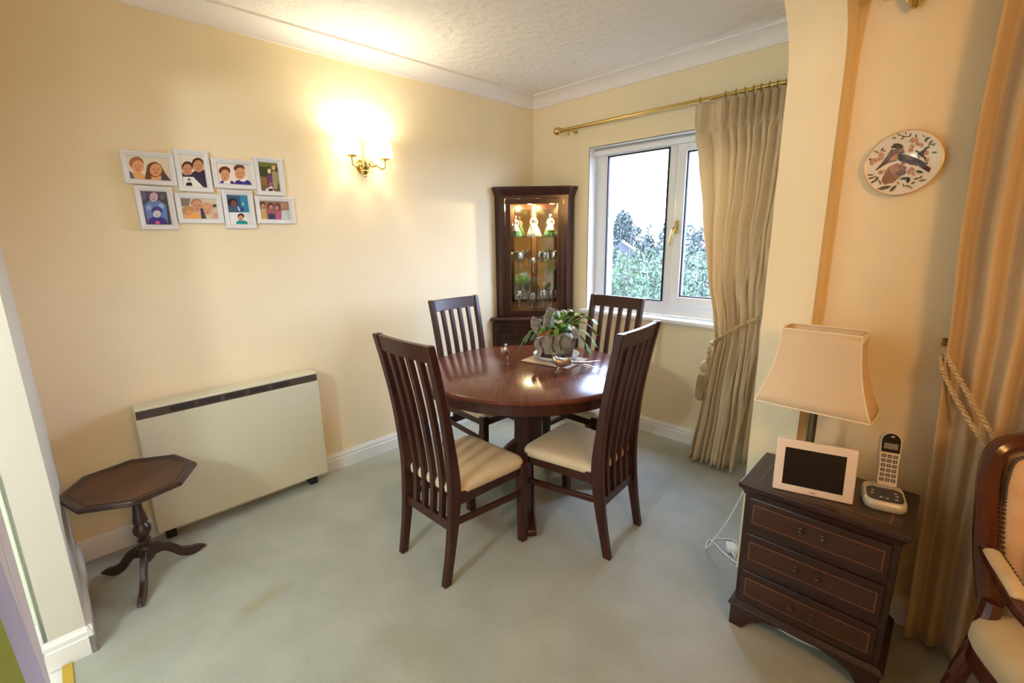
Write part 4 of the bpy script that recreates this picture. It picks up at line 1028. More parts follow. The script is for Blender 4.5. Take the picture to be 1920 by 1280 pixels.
# ------------------------------------------------------------------ table lamp
lp = thing('table_lamp', 'table lamp with square cream bell shade on the chest', 'lamp', (2.502, -1.275, CT), 0)
mb = MB(); mb.lathe([(0.062, 0), (0.064, 0.006), (0.060, 0.014), (0.040, 0.020), (0.022, 0.026), (0.016, 0.036)], 26); mb.build('base', BRASSD, lp)
mb = MB(); mb.lathe([(0.014, 0.03), (0.0135, 0.29), (0.017, 0.295), (0.017, 0.305), (0.010, 0.31), (0.010, 0.38)], 18); mb.build('stem', mat('dull_green_brass', (0.26, 0.25, 0.16), 0.3, 0.9), lp)
rings = []; inner = []
SH = []; SD = 0.52
for i in range(9):
    t = i / 8; z = 0.288 + 0.270 * t
    hw = 0.170 - 0.056 * (1 - (1 - t) ** 1.9)
    SH.append((hw, z))
for hw, z in SH:
    rg = []
    for s_ in range(4):
        a0 = R(90 * s_ - 135)
        p0 = Vector((math.cos(a0), math.sin(a0) * SD, 0)) * hw * Q2; a1 = a0 + PI / 2; p1 = Vector((math.cos(a1), math.sin(a1) * SD, 0)) * hw * Q2
        for k in range(8):
            q = p0.lerp(p1, k / 8); q = q * (1 + 0.02 * math.sin(PI * k / 8)); rg.append(Vector((q.x, q.y, z)))
    rings.append(rg)
mb = MB(); mb.loft(rings, True, False); sh = mb.build('shade', SHADE, lp, solid=0.002, angle=50)
for s_ in range(4):
    mb = MB(); mb.tube([rg[s_ * 8] for rg in rings], 0.0024, 6); mb.build('piping', SHADEP, sh)
for rg in (rings[0], rings[-1]):
    mb = MB(); mb.tube(rg + [rg[0]], 0.0030, 6); mb.build('piping', SHADEP, sh)
mb = MB(); mb.loft([[Vector((p.x * 1.006, p.y * 1.006, p.z)) for p in rings[k]] for k in (7, 8)], True, False); mb.build('top_band', SHADEP, sh, solid=0.001)

# ------------------------------------------------------------------ digital photo frame
df = thing('digital_photo_frame', 'pale pink digital photo frame with black screen on the chest', 'photo frame', (2.549, -1.391, CT), R(15.8))
TL = Matrix.Rotation(R(-9), 4, 'X')
mb = MB(); mb.box(-0.117, 0.117, 0, 0.014, 0.0, 0.184, TL); body = mb.build('bezel', PINKW, df, bevel=0.004)
mb = MB(); mb.box(-0.090, 0.086, -0.0008, 0.001, 0.026, 0.156, TL); mb.build('screen', SCREEN, df, smooth=False)
mb = MB(); mb.box(-0.02, 0.02, 0.012, 0.018, 0.06, 0.10, TL); mb.tube([(0, 0.03, 0.09), (0, 0.075, 0.004)], [(0.015, 0.003), (0.015, 0.003)], square=True); mb.build('rear_stand', PINKW, df)
mb = MB(); mb.box(-0.008, 0.012, -0.0006, 0.001, 0.010, 0.014, TL); mb.build('logo', flat((0.66, 0.58, 0.55)), body, smooth=False)

# ------------------------------------------------------------------ phone
pb = thing('answering_machine', 'silver and grey answering machine holding the handset on the chest', 'answering machine', (2.728, -1.272, CT), R(14))


def rsq(w_, d, z, y=0, n=32, e=0.45):
    return [Vector((math.copysign(abs(math.cos(2 * PI * i / n)) ** e, math.cos(2 * PI * i / n)) * w_, y + math.copysign(abs(math.sin(2 * PI * i / n)) ** e, math.sin(2 * PI * i / n)) * d, z)) for i in range(n)]


mb = MB(); mb.loft([rsq(0.054, 0.060, 0.0), rsq(0.058, 0.064, 0.008), rsq(0.058, 0.064, 0.020), rsq(0.054, 0.060, 0.029), rsq(0.046, 0.052, 0.031)])
mb.v = [(x, y, z + (0.012 * (y + 0.06) / 0.12 if z > 0.01 else 0)) for x, y, z in mb.v]; mb.build('housing', SILVER, pb, angle=50)
mb = MB(); mb.loft([rsq(0.050, 0.042, 0.0270, -0.013, e=0.5), rsq(0.048, 0.040, 0.0325, -0.013, e=0.5)]); mb.v = [(x, y, z + 0.012 * (y + 0.06) / 0.12) for x, y, z in mb.v]; pn = mb.build('control_panel', DGREY, pb)
for x, y in ((-0.030, 0.000), (-0.034, -0.018), (-0.012, -0.034), (0.004, -0.036), (0.028, -0.034), (0.032, -0.014), (0.030, 0.002)):
    mb = MB(); mb.ell((x, y, 0.0327 + 0.012 * (y + 0.06) / 0.12), (0.0052, 0.0040, 0.0014), 10, 6); mb.build('button', KEYP, pn)
mb = MB(); mb.loft([rsq(0.030, 0.012, 0.02, 0.036), rsq(0.029, 0.011, 0.052, 0.036), rsq(0.024, 0.006, 0.052, 0.036), rsq(0.024, 0.006, 0.05, 0.036)]); mb.build('cradle', SILVER, pb)
hs = thing('cordless_handset', 'silver and black cordless phone standing in its base', 'phone', (2.727, -1.240, CT + 0.050), R(14)); hs.scale = (1.22, 1.1, 1.08)
TH = Matrix.Rotation(R(-16), 4, 'X')
n = 40


def hs_outline(w_, zt, y):
    pts = []
    for i in range(13): a = PI * i / 12; pts.append((math.cos(a) * w_, zt - 0.027 + math.sin(a) * 0.027))
    pts += [(-w_ * 0.98, 0.10), (-w_ * 0.90, 0.06), (-w_ * 0.92, 0.004), (-w_ * 0.7, 0.0), (w_ * 0.7, 0.0), (w_ * 0.92, 0.004), (w_ * 0.90, 0.06), (w_ * 0.98, 0.10)]
    return [TH @ Vector((x, y, z)) for x, z in pts]


mb = MB(); mb.loft([hs_outline(0.021, 0.163, 0.013), hs_outline(0.025, 0.166, 0.007), hs_outline(0.0255, 0.167, -0.004), hs_outline(0.023, 0.1645, -0.010)]); hb = mb.build('body', SILVER, hs, angle=50)
pts = [(math.cos(PI * i / 12) * 0.0205, 0.137 + math.sin(PI * i / 12) * 0.0245) for i in range(13)] + [(-0.0200, 0.103), (0.0200, 0.103)]
mb = MB(); mb.prism([TH @ Vector((x, -0.0098, z)) for x, z in pts], TH.to_3x3() @ Vector((0, -0.0012, 0))); fc = mb.build('face_plate', SCREEN, hs, smooth=False)
mb = MB(); mb.box(-0.0155, 0.0155, -0.0116, -0.0105, 0.113, 0.131, TH); mb.build('display', LCD, fc, smooth=False)
mb = MB(); mb.ell(TH @ Vector((0.002, -0.0112, 0.152)), (0.0045, 0.0009, 0.0030), 12, 6); mb.build('badge', KEYP, fc)
for r_ in range(6):
    for c_ in range(3):
        mb = MB(); mb.box(-0.0175 + c_ * 0.0125, -0.0175 + c_ * 0.0125 + 0.0098, -0.0118, -0.009, 0.013 + r_ * 0.0146, 0.013 + r_ * 0.0146 + 0.0098, TH)
        kb = mb.build('key', KEYM, hs, smooth=False, bevel=0.003)
        mb = MB(); mb.box(-0.0142 + c_ * 0.0125, -0.0112 + c_ * 0.0125, -0.0121, -0.0117, 0.0162 + r_ * 0.0146, 0.0196 + r_ * 0.0146, TH); mb.build('key_mark', KEYP, kb, smooth=False)

# ================================================================== PLATE ON THE WALL
pt = thing('wall_plate', 'round white china plate painted with two birds on the right wall', 'plate', (2.607, -0.98, 1.716))
RXm = Matrix.Rotation(R(90), 3, 'X')
mb = MB(); mb.lathe([(0.055, 0.0), (0.058, 0.008), (0.098, 0.022), (0.1035, 0.026), (0.102, 0.0275), (0.096, 0.0255), (0.066, 0.0165), (0.055, 0.0140), (0.001, 0.0138)], 64, M=RXm); mb.build('dish', PORC, pt, angle=50)
mb = MB(); mb.torus((0, -0.0265, 0), 0.1028, 0.0016, RXm, 64, 8); mb.build('gold_rim', GOLD, pt)


def plate_y(r):
    return -lerp1([(0, 0.0138), (0.055, 0.0140), (0.066, 0.0165), (0.096, 0.0255), (0.102, 0.0275)], r)


def P_(x, y):
    a, b = hom(HP, 1600 + x / 8.532, 230 + y / 8.532); return (a - 2.6075, b - 1.7165)


def blob(c, r, ang=0, n=14):
    ca, sa = math.cos(R(ang)), math.sin(R(ang))
    return [(c[0] + r[0] * math.cos(2 * PI * i / n) * ca - r[1] * math.sin(2 * PI * i / n) * sa, c[1] + r[0] * math.cos(2 * PI * i / n) * sa + r[1] * math.sin(2 * PI * i / n) * ca) for i in range(n)]


def leaf(c, r, ang):
    ca, sa = math.cos(R(ang)), math.sin(R(ang)); return [(c[0] + (u * r[0]) * ca - (v * r[1]) * sa, c[1] + (u * r[0]) * sa + (v * r[1]) * ca) for u, v in ((-1, 0), (-0.3, 0.9), (0.4, 0.8), (1, 0), (0.4, -0.8), (-0.3, -0.9))]


G1, G2, G3, BK = (0.36, 0.37, 0.24), (0.50, 0.50, 0.26), (0.24, 0.28, 0.25), (0.24, 0.19, 0.18)
FL1, FL2 = (0.80, 0.64, 0.54), (0.58, 0.40, 0.30)
motif = [((0.56, 0.42, 0.34), [(470, 860), (560, 700), (700, 640), (860, 700), (830, 800), (700, 900), (600, 960), (500, 990), (450, 930)]), ((0.66, 0.48, 0.34), blob((640, 740), (110, 60), -10)), ((0.62, 0.44, 0.38), blob((580, 910), (110, 60), -10)), ((0.44, 0.33, 0.29), blob((760, 800), (90, 45), -15)),
         (BK, [(1040, 480), (1170, 400), (1180, 412), (1060, 500), (1160, 540), (1200, 660), (1170, 660), (1130, 560), (1020, 500)]), (BK, [(700, 190), (800, 215), (920, 215), (920, 224), (800, 226)]),
         # flowers
         *[((FL1 if k % 2 == 0 else (0.72, 0.55, 0.46)), blob(cc, (46, 34), k * 30)) for k, cc in enumerate(((940, 370), (1030, 330), (1090, 350), (950, 280), (1010, 270), (920, 430), (410, 580), (350, 600), (450, 545), (300, 640), (440, 510), (440, 790), (500, 770), (940, 740), (960, 810), (890, 780), (1190, 590), (1170, 480)))],
         *[(FL2, blob(cc, (13, 11))) for cc in ((950, 380), (1095, 350), (1010, 280), (410, 585), (350, 605), (440, 510), (490, 505), (445, 790), (945, 800), (900, 290), (960, 745), (1185, 600))],
         # birds
         ((0.45, 0.34, 0.28), [(600, 430), (640, 420), (800, 420), (830, 470), (720, 500), (700, 600), (560, 640), (470, 690), (400, 720), (340, 770), (420, 680), (480, 600), (540, 520)]), ((0.70, 0.52, 0.38), [(650, 480), (720, 490), (710, 580), (640, 600), (580, 610), (600, 540)]), ((0.80, 0.50, 0.28), blob((665, 520), (30, 22), -20)),
         ((0.25, 0.19, 0.18), [(560, 520), (640, 430), (620, 500), (520, 600), (480, 620)]), ((0.30, 0.17, 0.16), [(340, 770), (420, 690), (480, 650), (550, 620), (470, 690), (400, 740)]), ((0.33, 0.30, 0.25), blob((715, 372), (85, 46), 8)), ((0.62, 0.48, 0.40), blob((735, 430), (80, 32), -5)), ((0.28, 0.22, 0.20), [(600, 375), (650, 370), (640, 405), (612, 402)]),
         ((0.28, 0.29, 0.31), [(700, 500), (760, 490), (860, 510), (960, 540), (1060, 580), (1160, 640), (1160, 670), (1000, 670), (860, 640), (780, 620), (730, 600)]), ((0.42, 0.41, 0.38), [(800, 510), (960, 540), (960, 600), (820, 580)]), ((0.15, 0.14, 0.17), blob((755, 560), (42, 46))), ((0.72, 0.36, 0.18), blob((795, 645), (36, 22))), ((0.55, 0.40, 0.36), [(860, 640), (1000, 660), (1060, 690), (900, 670)]),
         ((0.32, 0.16, 0.14), [(1060, 655), (1160, 670), (1245, 720), (1215, 795), (1110, 730), (1050, 690)])]
for cc, rr_, an, col in (((735, 190), (45, 12), 25, G2), ((845, 165), (30, 12), 80, G2), ((660, 245), (45, 14), -10, G2), ((790, 250), (40, 14), -35, G2), ((920, 195), (30, 11), -60, BK), ((1010, 210), (34, 14), -70, G1), ((1170, 270), (50, 20), -60, G1), ((1215, 245), (30, 10), -30, BK), ((1130, 215), (30, 9), 60, G1), ((1240, 320), (62, 22), -50, G2), ((1290, 345), (50, 14), -15, G2),
                          ((1180, 400), (62, 20), -25, G3), ((1300, 475), (55, 18), 5, G2), ((1050, 540), (30, 16), 40, G2), ((1030, 460), (50, 16), 30, G3), ((470, 425), (42, 16), -50, G1), ((375, 465), (45, 13), 25, G2), ((500, 450), (30, 10), -20, G1), ((280, 585), (26, 20), 40, G1), ((280, 835), (60, 14), -8, G1), ((290, 885), (62, 16), -18, G1), ((330, 940), (55, 16), -30, G1), ((380, 900), (50, 18), -50, G3),
                          ((430, 950), (50, 14), 60, G1), ((370, 870), (50, 16), 10, G2), ((500, 1040), (125, 30), -14, G1), ((640, 1050), (80, 26), -48, G1), ((830, 885), (100, 26), -4, G3), ((880, 920), (50, 30), -70, BK), ((1060, 780), (70, 24), 15, G3), ((1010, 890), (50, 16), -15, G1), ((960, 960), (45, 16), -25, G1), ((1080, 870), (40, 14), -40, G1), ((1110, 920), (75, 20), -8, G2), ((880, 1010), (50, 16), 15, G2), ((810, 1000), (40, 14), 65, G2), ((930, 1035), (36, 12), 35, G2), ((720, 960), (40, 14), 50, (0.66, 0.50, 0.30))):
    motif.append((col, leaf(cc, rr_, an)))
mb = MB(); mats = []; dy = 0.0
for col, sh_ in motif:
    m = flat(col)
    if m not in mats: mats.append(m)
    mb.cur = mats.index(m); dy += 0.00003
    loc_ = [P_(*q) for q in sh_]; cxx = sum(q[0] for q in loc_) / len(loc_); czz = sum(q[1] for q in loc_) / len(loc_)
    # fan over the dished face so that the print follows the glaze
    vsx = [Vector((cxx, plate_y(math.hypot(cxx, czz)) - 0.0003 - dy, czz))]
    for q in loc_:
        r0 = math.hypot(*q); k = min(1, 0.099 / r0) if r0 > 0 else 1
        vsx.append(Vector((q[0] * k, plate_y(r0 * k) - 0.0003 - dy, q[1] * k)))
    nn = len(loc_); mb.add(vsx, [(0, 1 + i, 1 + (i + 1) % nn) for i in range(nn)])
mb.build('painted_birds', mats, pt, smooth=False, fix=False)

# ================================================================== THINGS ON THE TABLE
pm = thing('placemat', 'cork-edged printed placemat under the plant pot', 'placemat', (1.097, -1.017, TZ), R(8.8))
mb = MB(); mb.box(-0.166, 0.166, -0.133, 0.133, 0.0005, 0.0055); mb.build('board', CORK, pm, smooth=False, bevel=0.001)
mb = MB(); mb.box(-0.160, 0.160, -0.127, 0.127, 0.0055, 0.0062); mb.build('print', MATP, pm, smooth=False)
ds = thing('glass_dish', 'white ribbed glass dish under the stone plant pot', 'dish', (1.062, -0.965, TZ + 0.0065), 0)
mb = MB(); mb.lathe([(0.10, 0), (0.118, 0.003), (0.134, 0.016), (0.142, 0.026), (0.139, 0.0265), (0.130, 0.017), (0.115, 0.006), (0.001, 0.005)], 72, ripple=0.012, rn=24); mb.build('dish_body', DISHW, ds, angle=60)
for k in range(3):
    mb = MB(); mb.torus((0, 0, 0.009 + k * 0.006), 0.126 + k * 0.006, 0.002, None, 48, 6); mb.build('rib', DISHW, ds)
PZ = TZ + 0.0120
pp = thing('plant_pot', 'mossy grey stone pot with a green Christmas cactus and ribbons on the table', 'potted plant', (1.062, -0.965, PZ), R(45))
mb = MB(); mb.lathe([(0.070, 0.030), (0.106, 0.032), (0.113, 0.060), (0.118, 0.105), (0.121, 0.150), (0.119, 0.158), (0.110, 0.160), (0.105, 0.150), (0.100, 0.135), (0.001, 0.134)], 44, sx=1.0, sy=0.9); pot = mb.build('pot', STONE, pp, angle=50)
mb = MB(); mb.lathe([(0.099, 0.136), (0.06, 0.142), (0.001, 0.144)], 24, sy=0.9); mb.build('soil', SOIL, pp)
for a in (-44, -136, 44, 136):
    ca, sa = math.cos(R(a)), math.sin(R(a)); mb = MB(); rg = []
    for z, w_ in ((0.0, 0.034), (0.02, 0.038), (0.045, 0.038)):
        rg.append([Vector((ca * 0.085 * 1.0 + math.cos(2 * PI * i / 12) * w_ * 0.95, sa * 0.066 + math.sin(2 * PI * i / 12) * w_ * 0.6, z)) for i in range(12)])
    mb.loft(rg); mb.build('pot_foot', STONED, pp)
for a, z0, z1 in ((-104, 0.03, 0.150), (-82, 0.06, 0.152)):
    mb = MB(); q = []
    for i in range(8):
        z = z0 + (z1 - z0) * i / 7; r = lerp1([(0.03, 0.106), (0.06, 0.113), (0.105, 0.118), (0.15, 0.121)], z); aa = R(a + 3 * math.sin(i * 1.3)); q.append((r * math.cos(aa) * 1.005, r * 0.9 * math.sin(aa) * 1.005, z))
    mb.tube(q, [0.006 + 0.005 * abs(math.sin(i * 1.7)) for i in range(8)], 6, flat=0.4); mb.build('moss_streak', MOSS, pot)


def cactus(a0, r0, length, rise, droop, nseg, m, w_=0.0165):
    mb = MB(); ca, sa = math.cos(R(a0)), math.sin(R(a0)); P = []
    for i in range(nseg + 1):
        t = i / nseg; r = r0 + length * t; z = 0.145 + rise * math.sin(min(1, t * 1.05) * PI * 0.62) - droop * t ** 2.4
        P.append(Vector((ca * r, sa * r * 0.95, z)))
    for i in range(nseg):
        p, q = P[i], P[i + 1]; d = q - p; n_ = d.length; d.normalize(); side = d.cross(Vector((0, 0, 1)))
        if side.length < 1e-3: side = Vector((1, 0, 0))
        side.normalize(); side = (Matrix.Rotation(random.uniform(-0.6, 0.6), 3, d) @ side); nn = side.cross(d).normalized()
        prof_ = ((0, 0.25), (0.18, 0.72), (0.42, 1.0), (0.66, 0.95), (0.88, 0.85), (1.02, 0.35)); rg = []
        for u, k in prof_:
            c_ = p + d * n_ * u; ww = w_ * k * (1.15 if i else 0.8)
            rg.append([c_ + side * ww, c_ + nn * 0.003 * k, c_ - side * ww, c_ - nn * 0.003 * k])
        mb.loft(rg)
    mb.build('stem', m, pp, angle=50)


# (angle, start radius, length, rise, droop, segments)
for spec in ((10, 0.03, 0.235, 0.115, 0.06, 6), (2, 0.04, 0.215, 0.105, 0.12, 6), (-8, 0.05, 0.20, 0.06, 0.14, 5), (22, 0.03, 0.20, 0.13, 0.05, 6), (-20, 0.05, 0.17, 0.04, 0.16, 5),
             (-55, 0.04, 0.10, 0.075, 0.03, 4), (-75, 0.03, 0.10, 0.095, 0.03, 4), (-95, 0.03, 0.11, 0.08, 0.06, 4), (-115, 0.03, 0.12, 0.07, 0.05, 4), (-135, 0.03, 0.13, 0.075, 0.06, 5), (-150, 0.03, 0.15, 0.07, 0.09, 5),
             (-165, 0.03, 0.17, 0.085, 0.13, 5), (-172, 0.04, 0.20, 0.06, 0.16, 6), (60, 0.03, 0.12, 0.12, 0.03, 5), (90, 0.03, 0.11, 0.13, 0.03, 5), (120, 0.03, 0.12, 0.12, 0.04, 5), (-35, 0.02, 0.09, 0.115, 0.01, 4), (-60, 0.0, 0.08, 0.135, 0.0, 5), (-90, 0.0, 0.07, 0.12, 0.0, 4), (40, 0.02, 0.13, 0.14, 0.03, 5), (-125, 0.01, 0.06, 0.13, 0.0, 4), (0, 0.0, 0.10, 0.145, 0.0, 5)):
    cactus(*spec, LEAF if spec[0] > -140 else LEAFD)


def ribbon(pts, w_, m, name='ribbon', tw=0.0, crumple=0.0):
    P = [Vector(p) for p in smoothcurve(pts, 8)]; mb = MB(); vs = []; K = 5
    for i, p in enumerate(P):
        t = (P[min(i + 1, len(P) - 1)] - P[max(i - 1, 0)]).normalized(); s_ = t.cross(Vector((0.3, -1, 0.4))).normalized(); n_ = s_.cross(t)
        s_ = Matrix.Rotation(tw * i / len(P), 3, t) @ s_
        ww = w_ * (1 + (0.5 * crumple * 60 * 0.01 * math.sin(i * 1.9)))
        for k in range(K):
            vs.append(p + s_ * ww * (k / (K - 1) * 2 - 1) + n_ * crumple * random.uniform(-1, 1) + t * crumple * 0.6 * random.uniform(-1, 1))
    mb.add(vs, [(K * i + k, K * i + k + 1, K * (i + 1) + k + 1, K * (i + 1) + k) for i in range(len(P) - 1) for k in range(K - 1)]); mb.build(name, m, pp, solid=0.0012, angle=45)


ribbon([(-0.07, -0.07, 0.155), (-0.115, -0.062, 0.185), (-0.128, -0.058, 0.22), (-0.118, -0.055, 0.25)], 0.032, RIBB, crumple=0.006)
ribbon([(-0.05, -0.05, 0.160), (-0.062, -0.045, 0.21), (-0.050, -0.04, 0.26), (-0.030, -0.04, 0.305)], 0.024, RIBB, crumple=0.006)
ribbon([(-0.03, -0.055, 0.20), (-0.02, -0.05, 0.26), (0.005, -0.05, 0.285), (0.012, -0.06, 0.25)], 0.010, RIBS, tw=1.0)
ribbon([(-0.02, -0.06, 0.235), (0.01, -0.065, 0.225), (0.03, -0.06, 0.235)], 0.010, RIBS)
ribbon([(-0.10, -0.075, 0.15), (-0.125, -0.085, 0.10), (-0.105, -0.09, 0.055), (-0.12, -0.085, 0.02)], 0.016, RIBB, tw=0.6)
ribbon([(0.07, -0.08, 0.20), (0.10, -0.085, 0.19), (0.125, -0.085, 0.14), (0.14, -0.08, 0.10)], 0.009, RIBS, tw=0.8)
ribbon([(0.05, -0.085, 0.19), (0.09, -0.095, 0.18), (0.11, -0.10, 0.13)], 0.010, RIBB, tw=0.6)
ribbon([(0.045, -0.11, 0.165), (0.07, -0.115, 0.155), (0.085, -0.115, 0.135)], 0.009, RIBS)
ribbon([(0.02, -0.03, 0.275), (0.04, -0.03, 0.285), (0.055, -0.03, 0.27)], 0.010, RIBS)
mb = MB(); mb.prism([(-0.115, -0.105, 0.146), (-0.112, -0.105, 0.156), (-0.03, -0.112, 0.186), (-0.022, -0.112, 0.180)], (0, 0.0015, 0)); lc = mb.build('gift_label', REDC, pp, smooth=False)
mb = MB(); mb.prism([(-0.121, -0.106, 0.142), (-0.085, -0.1065, 0.152), (-0.086, -0.1065, 0.148), (-0.120, -0.106, 0.137)], (0, 0.0012, 0)); mb.build('label_edge', GLOSSW, lc, smooth=False)


def bird(label, loc, rz, L, spine, rad, tail, legs, feather, group):
    o = thing('bird_figurine', label, 'figurine', loc, rz, group)
    q = smoothcurve(spine, 5); rr_ = [r[0] for r in smoothcurve([(r,) for r in rad], 5)]
    mb = MB(); mb.tube(q, rr_, 16, up=(0, 1, 0)); mb.build('body', PEWT, o, angle=60)
    h_ = Vector(spine[-1])
    mb = MB(); mb.tube([h_, h_ + Vector((0.016, 0, -0.004))], [0.005, 0.001], 8); mb.build('beak', PEWT, o)
    for tl in tail:
        mb = MB(); mb.tube(smoothcurve(tl, 4), [0.011 * (1 - 0.85 * i / (len(smoothcurve(tl, 4)) - 1)) for i in range(len(smoothcurve(tl, 4)))], 8, flat=0.35); mb.build('tail_feather', PEWT, o)
    for s_ in (-1, 1):
        mb = MB(); c_ = Vector(feather); mb.ell(c_ + Vector((0, s_ * 0.017, 0)), (0.038, 0.006, 0.017), 14, 8, Matrix.Rotation(R(16), 4, 'Y')); mb.build('wing', PEWT, o)
        lx, lz = legs
        mb = MB(); mb.tube([(lx, s_ * 0.010, lz), (lx + 0.004 + 0.010 * s_, s_ * 0.013, lz * 0.5), (lx + 0.012 * s_, s_ * 0.014, 0.003)], [0.005, 0.0028, 0.0026], 7)
        for a in (-35, 0, 35, 180):
            e = Vector((math.cos(R(a)), math.sin(R(a)), 0)) * (0.017 if a != 180 else 0.010); p0 = Vector((lx + 0.012 * s_, s_ * 0.014, 0.003)); mb.tube([p0, p0 + e + Vector((0, 0, -0.0012))], [0.0024, 0.0014], 6)
        mb.build('leg', PEWT, o)


# small cock pheasant standing upright, seen almost from the front, and the large one with its long tail
bird('small silvered bird ornament standing upright on the table, left of the pot', (0.917, -1.262, TZ), R(-35), 0.1,
     [(-0.045, 0, 0.062), (-0.02, 0, 0.066), (0.005, 0, 0.072), (0.022, 0, 0.088), (0.026, 0, 0.108), (0.028, 0, 0.122)], [0.007, 0.022, 0.026, 0.019, 0.009, 0.009],
     [[(-0.035, 0, 0.065), (-0.06, 0.004, 0.058), (-0.085, 0.008, 0.048)], [(-0.035, 0, 0.062), (-0.06, -0.004, 0.054), (-0.08, -0.008, 0.042)]], (0.0, 0.052), (-0.014, 0, 0.072), 'silvered bird ornaments')
bird('large silvered pheasant ornament with a long tail, right of the pot', (1.268, -1.185, TZ), R(-124), 0.2,
     [(-0.075, 0, 0.050), (-0.045, 0, 0.052), (-0.01, 0, 0.052), (0.020, 0, 0.068), (0.030, 0, 0.092), (0.032, 0, 0.108)], [0.011, 0.022, 0.028, 0.022, 0.011, 0.012],
     [[(-0.06, 0, 0.054), (-0.13, 0.0, 0.048), (-0.20, -0.022, 0.042), (-0.255, -0.035, 0.040)], [(-0.06, 0, 0.050), (-0.13, 0.004, 0.040), (-0.19, 0.015, 0.022), (-0.235, 0.03, 0.006)], [(-0.06, 0.006, 0.048), (-0.12, 0.012, 0.036), (-0.175, 0.024, 0.018)]], (0.0, 0.034), (-0.030, 0, 0.058), 'silvered bird ornaments')

# ================================================================== ARMCHAIR
ac = thing('carved_armchair', 'carved mahogany open armchair in peach and cream damask at the right edge', 'armchair', (3.298, -1.555, 0), R(33))
# local: faces -y ; back at +y
for s_ in (-1, 1):
    mb = MB(); mb.tube(smoothcurve([(s_ * 0.215, 0.31, 0.0), (s_ * 0.225, 0.27, 0.2), (s_ * 0.205, 0.245, 0.40), (s_ * 0.185, 0.258, 0.50)], 4), [0.020, 0.021, 0.022, 0.022, 0.022, 0.022, 0.023, 0.023, 0.023, 0.023, 0.023, 0.023, 0.023], 10); mb.build('rear_leg', CHAIRW, ac)
    mb = MB(); P = smoothcurve([(s_ * 0.275, -0.27, 0.0), (s_ * 0.262, -0.255, 0.06), (s_ * 0.262, -0.255, 0.2), (s_ * 0.29, -0.275, 0.33), (s_ * 0.28, -0.265, 0.40)], 4); mb.tube(P, [0.024 - 0.008 * math.sin(PI * min(1, i / 9)) + (0.012 if i > 11 else 0) for i in range(len(P))], 10); mb.build('front_leg', CHAIRW, ac)
    # arm: sloping wood with a padded top, then a curved support
    P = smoothcurve([(s_ * 0.205, 0.285, 0.640), (s_ * 0.245, 0.20, 0.650), (s_ * 0.295, 0.06, 0.650), (s_ * 0.30, -0.04, 0.640), (s_ * 0.29, -0.12, 0.615), (s_ * 0.285, -0.145, 0.585)], 4)
    mb = MB(); mb.tube(P, [0.018] * len(P), 10); arm = mb.build('arm', CHAIRW, ac)
    P = smoothcurve([(s_ * 0.285, -0.12, 0.61), (s_ * 0.305, -0.10, 0.54), (s_ * 0.30, -0.14, 0.46), (s_ * 0.285, -0.18, 0.40)], 4)
    mb = MB(); mb.tube(P, [0.017] * len(P), 10); mb.build('arm_support', CHAIRW, arm)
    P = smoothcurve([(s_ * 0.225, 0.245, 0.663), (s_ * 0.250, 0.19, 0.672), (s_ * 0.280, 0.10, 0.674), (s_ * 0.292, 0.055, 0.668)], 4)
    mb = MB(); mb.tube(P, [0.009] + [0.0185] * (len(P) - 2) + [0.010], 12, flat=0.6); mb.build('arm_pad', CREAMD, arm)
    mb = MB()
    for i in range(14):
        t = i / 13; x = s_ * (0.225 + 0.067 * t) - s_ * 0.021; y = 0.245 - 0.19 * t; mb.ell((x, y, 0.662 + 0.006 * math.sin(PI * t)), (0.0036, 0.0036, 0.0036), 8, 6)
    o_ = mb.build('nail_trim', DGREY, arm); o_['kind'] = 'stuff'
# back frame: rounded arch of wood, leaning a little
TB = Matrix.Translation((0, 0.262, 0.43)) @ Matrix.Rotation(R(-12), 4, 'X')


def backpts(w_, z0, z1, rnd=0.10):
    P = [(-w_ * 0.92, z0), (-w_ * 1.0, z0 + 0.14), (-w_ * 1.0, z0 + 0.26), (-w_ * 0.98, z1 - rnd), (-w_ * 0.88, z1 - rnd * 0.35), (-w_ * 0.62, z1 - 0.012), (-w_ * 0.3, z1 + 0.008), (0, z1 + 0.018)]
    P = P + [(-x, z) for x, z in P[-2::-1]]
    return smoothcurve([(x, 0.0, z) for x, z in P], 5)


P = [TB @ Vector(p) for p in backpts(0.196, 0.06, 0.520)]
mb = MB(); mb.tube(P, 0.0255, 10, up=(0, 1, 0.2)); fr_ = mb.build('back_frame', CHAIRW, ac)
mb = MB(); mb.tube([TB @ Vector((-0.18, 0, 0.075)), TB @ Vector((0.18, 0, 0.075))], 0.020, 10, up=(0, 1, 0)); mb.build('back_bottom_rail', CHAIRW, ac)
mb = MB()
for k in range(-4, 5):
    x = k * 0.030; c_ = TB @ Vector((x, -0.024, 0.532 - 0.0009 * k * k)); mb.ell(c_, (0.017, 0.007, 0.013), 10, 6, Matrix.Rotation(R(20 * (1 if k % 2 else -1)), 4, 'Y'))
mb.build('crest_carving', CHAIRW, fr_)
inner_ = backpts(0.166, 0.095, 0.488, 0.085)
rg = []
for sc, y in ((1.0, 0.012), (1.0, -0.010), (0.97, -0.022), (0.86, -0.034), (0.5, -0.042), (0.05, -0.044)):
    rg.append([TB @ Vector((p[0] * sc, y, 0.31 + (p[2] - 0.31) * sc)) for p in inner_])
mb = MB(); mb.loft(rg); mb.build('back_pad', PEACH, ac, angle=70)
mb = MB()
for i in range(0, len(inner_)):
    a_ = Vector(inner_[i]); b_ = Vector(inner_[min(i + 1, len(inner_) - 1)])
    for t in (0, 0.5):
        q = a_.lerp(b_, t); mb.ell(TB @ Vector((q.x * 1.0, -0.016, q.z)), (0.0046, 0.0046, 0.0046), 8, 5)
o_ = mb.build('nail_trim', DGREY, ac); o_['kind'] = 'stuff'
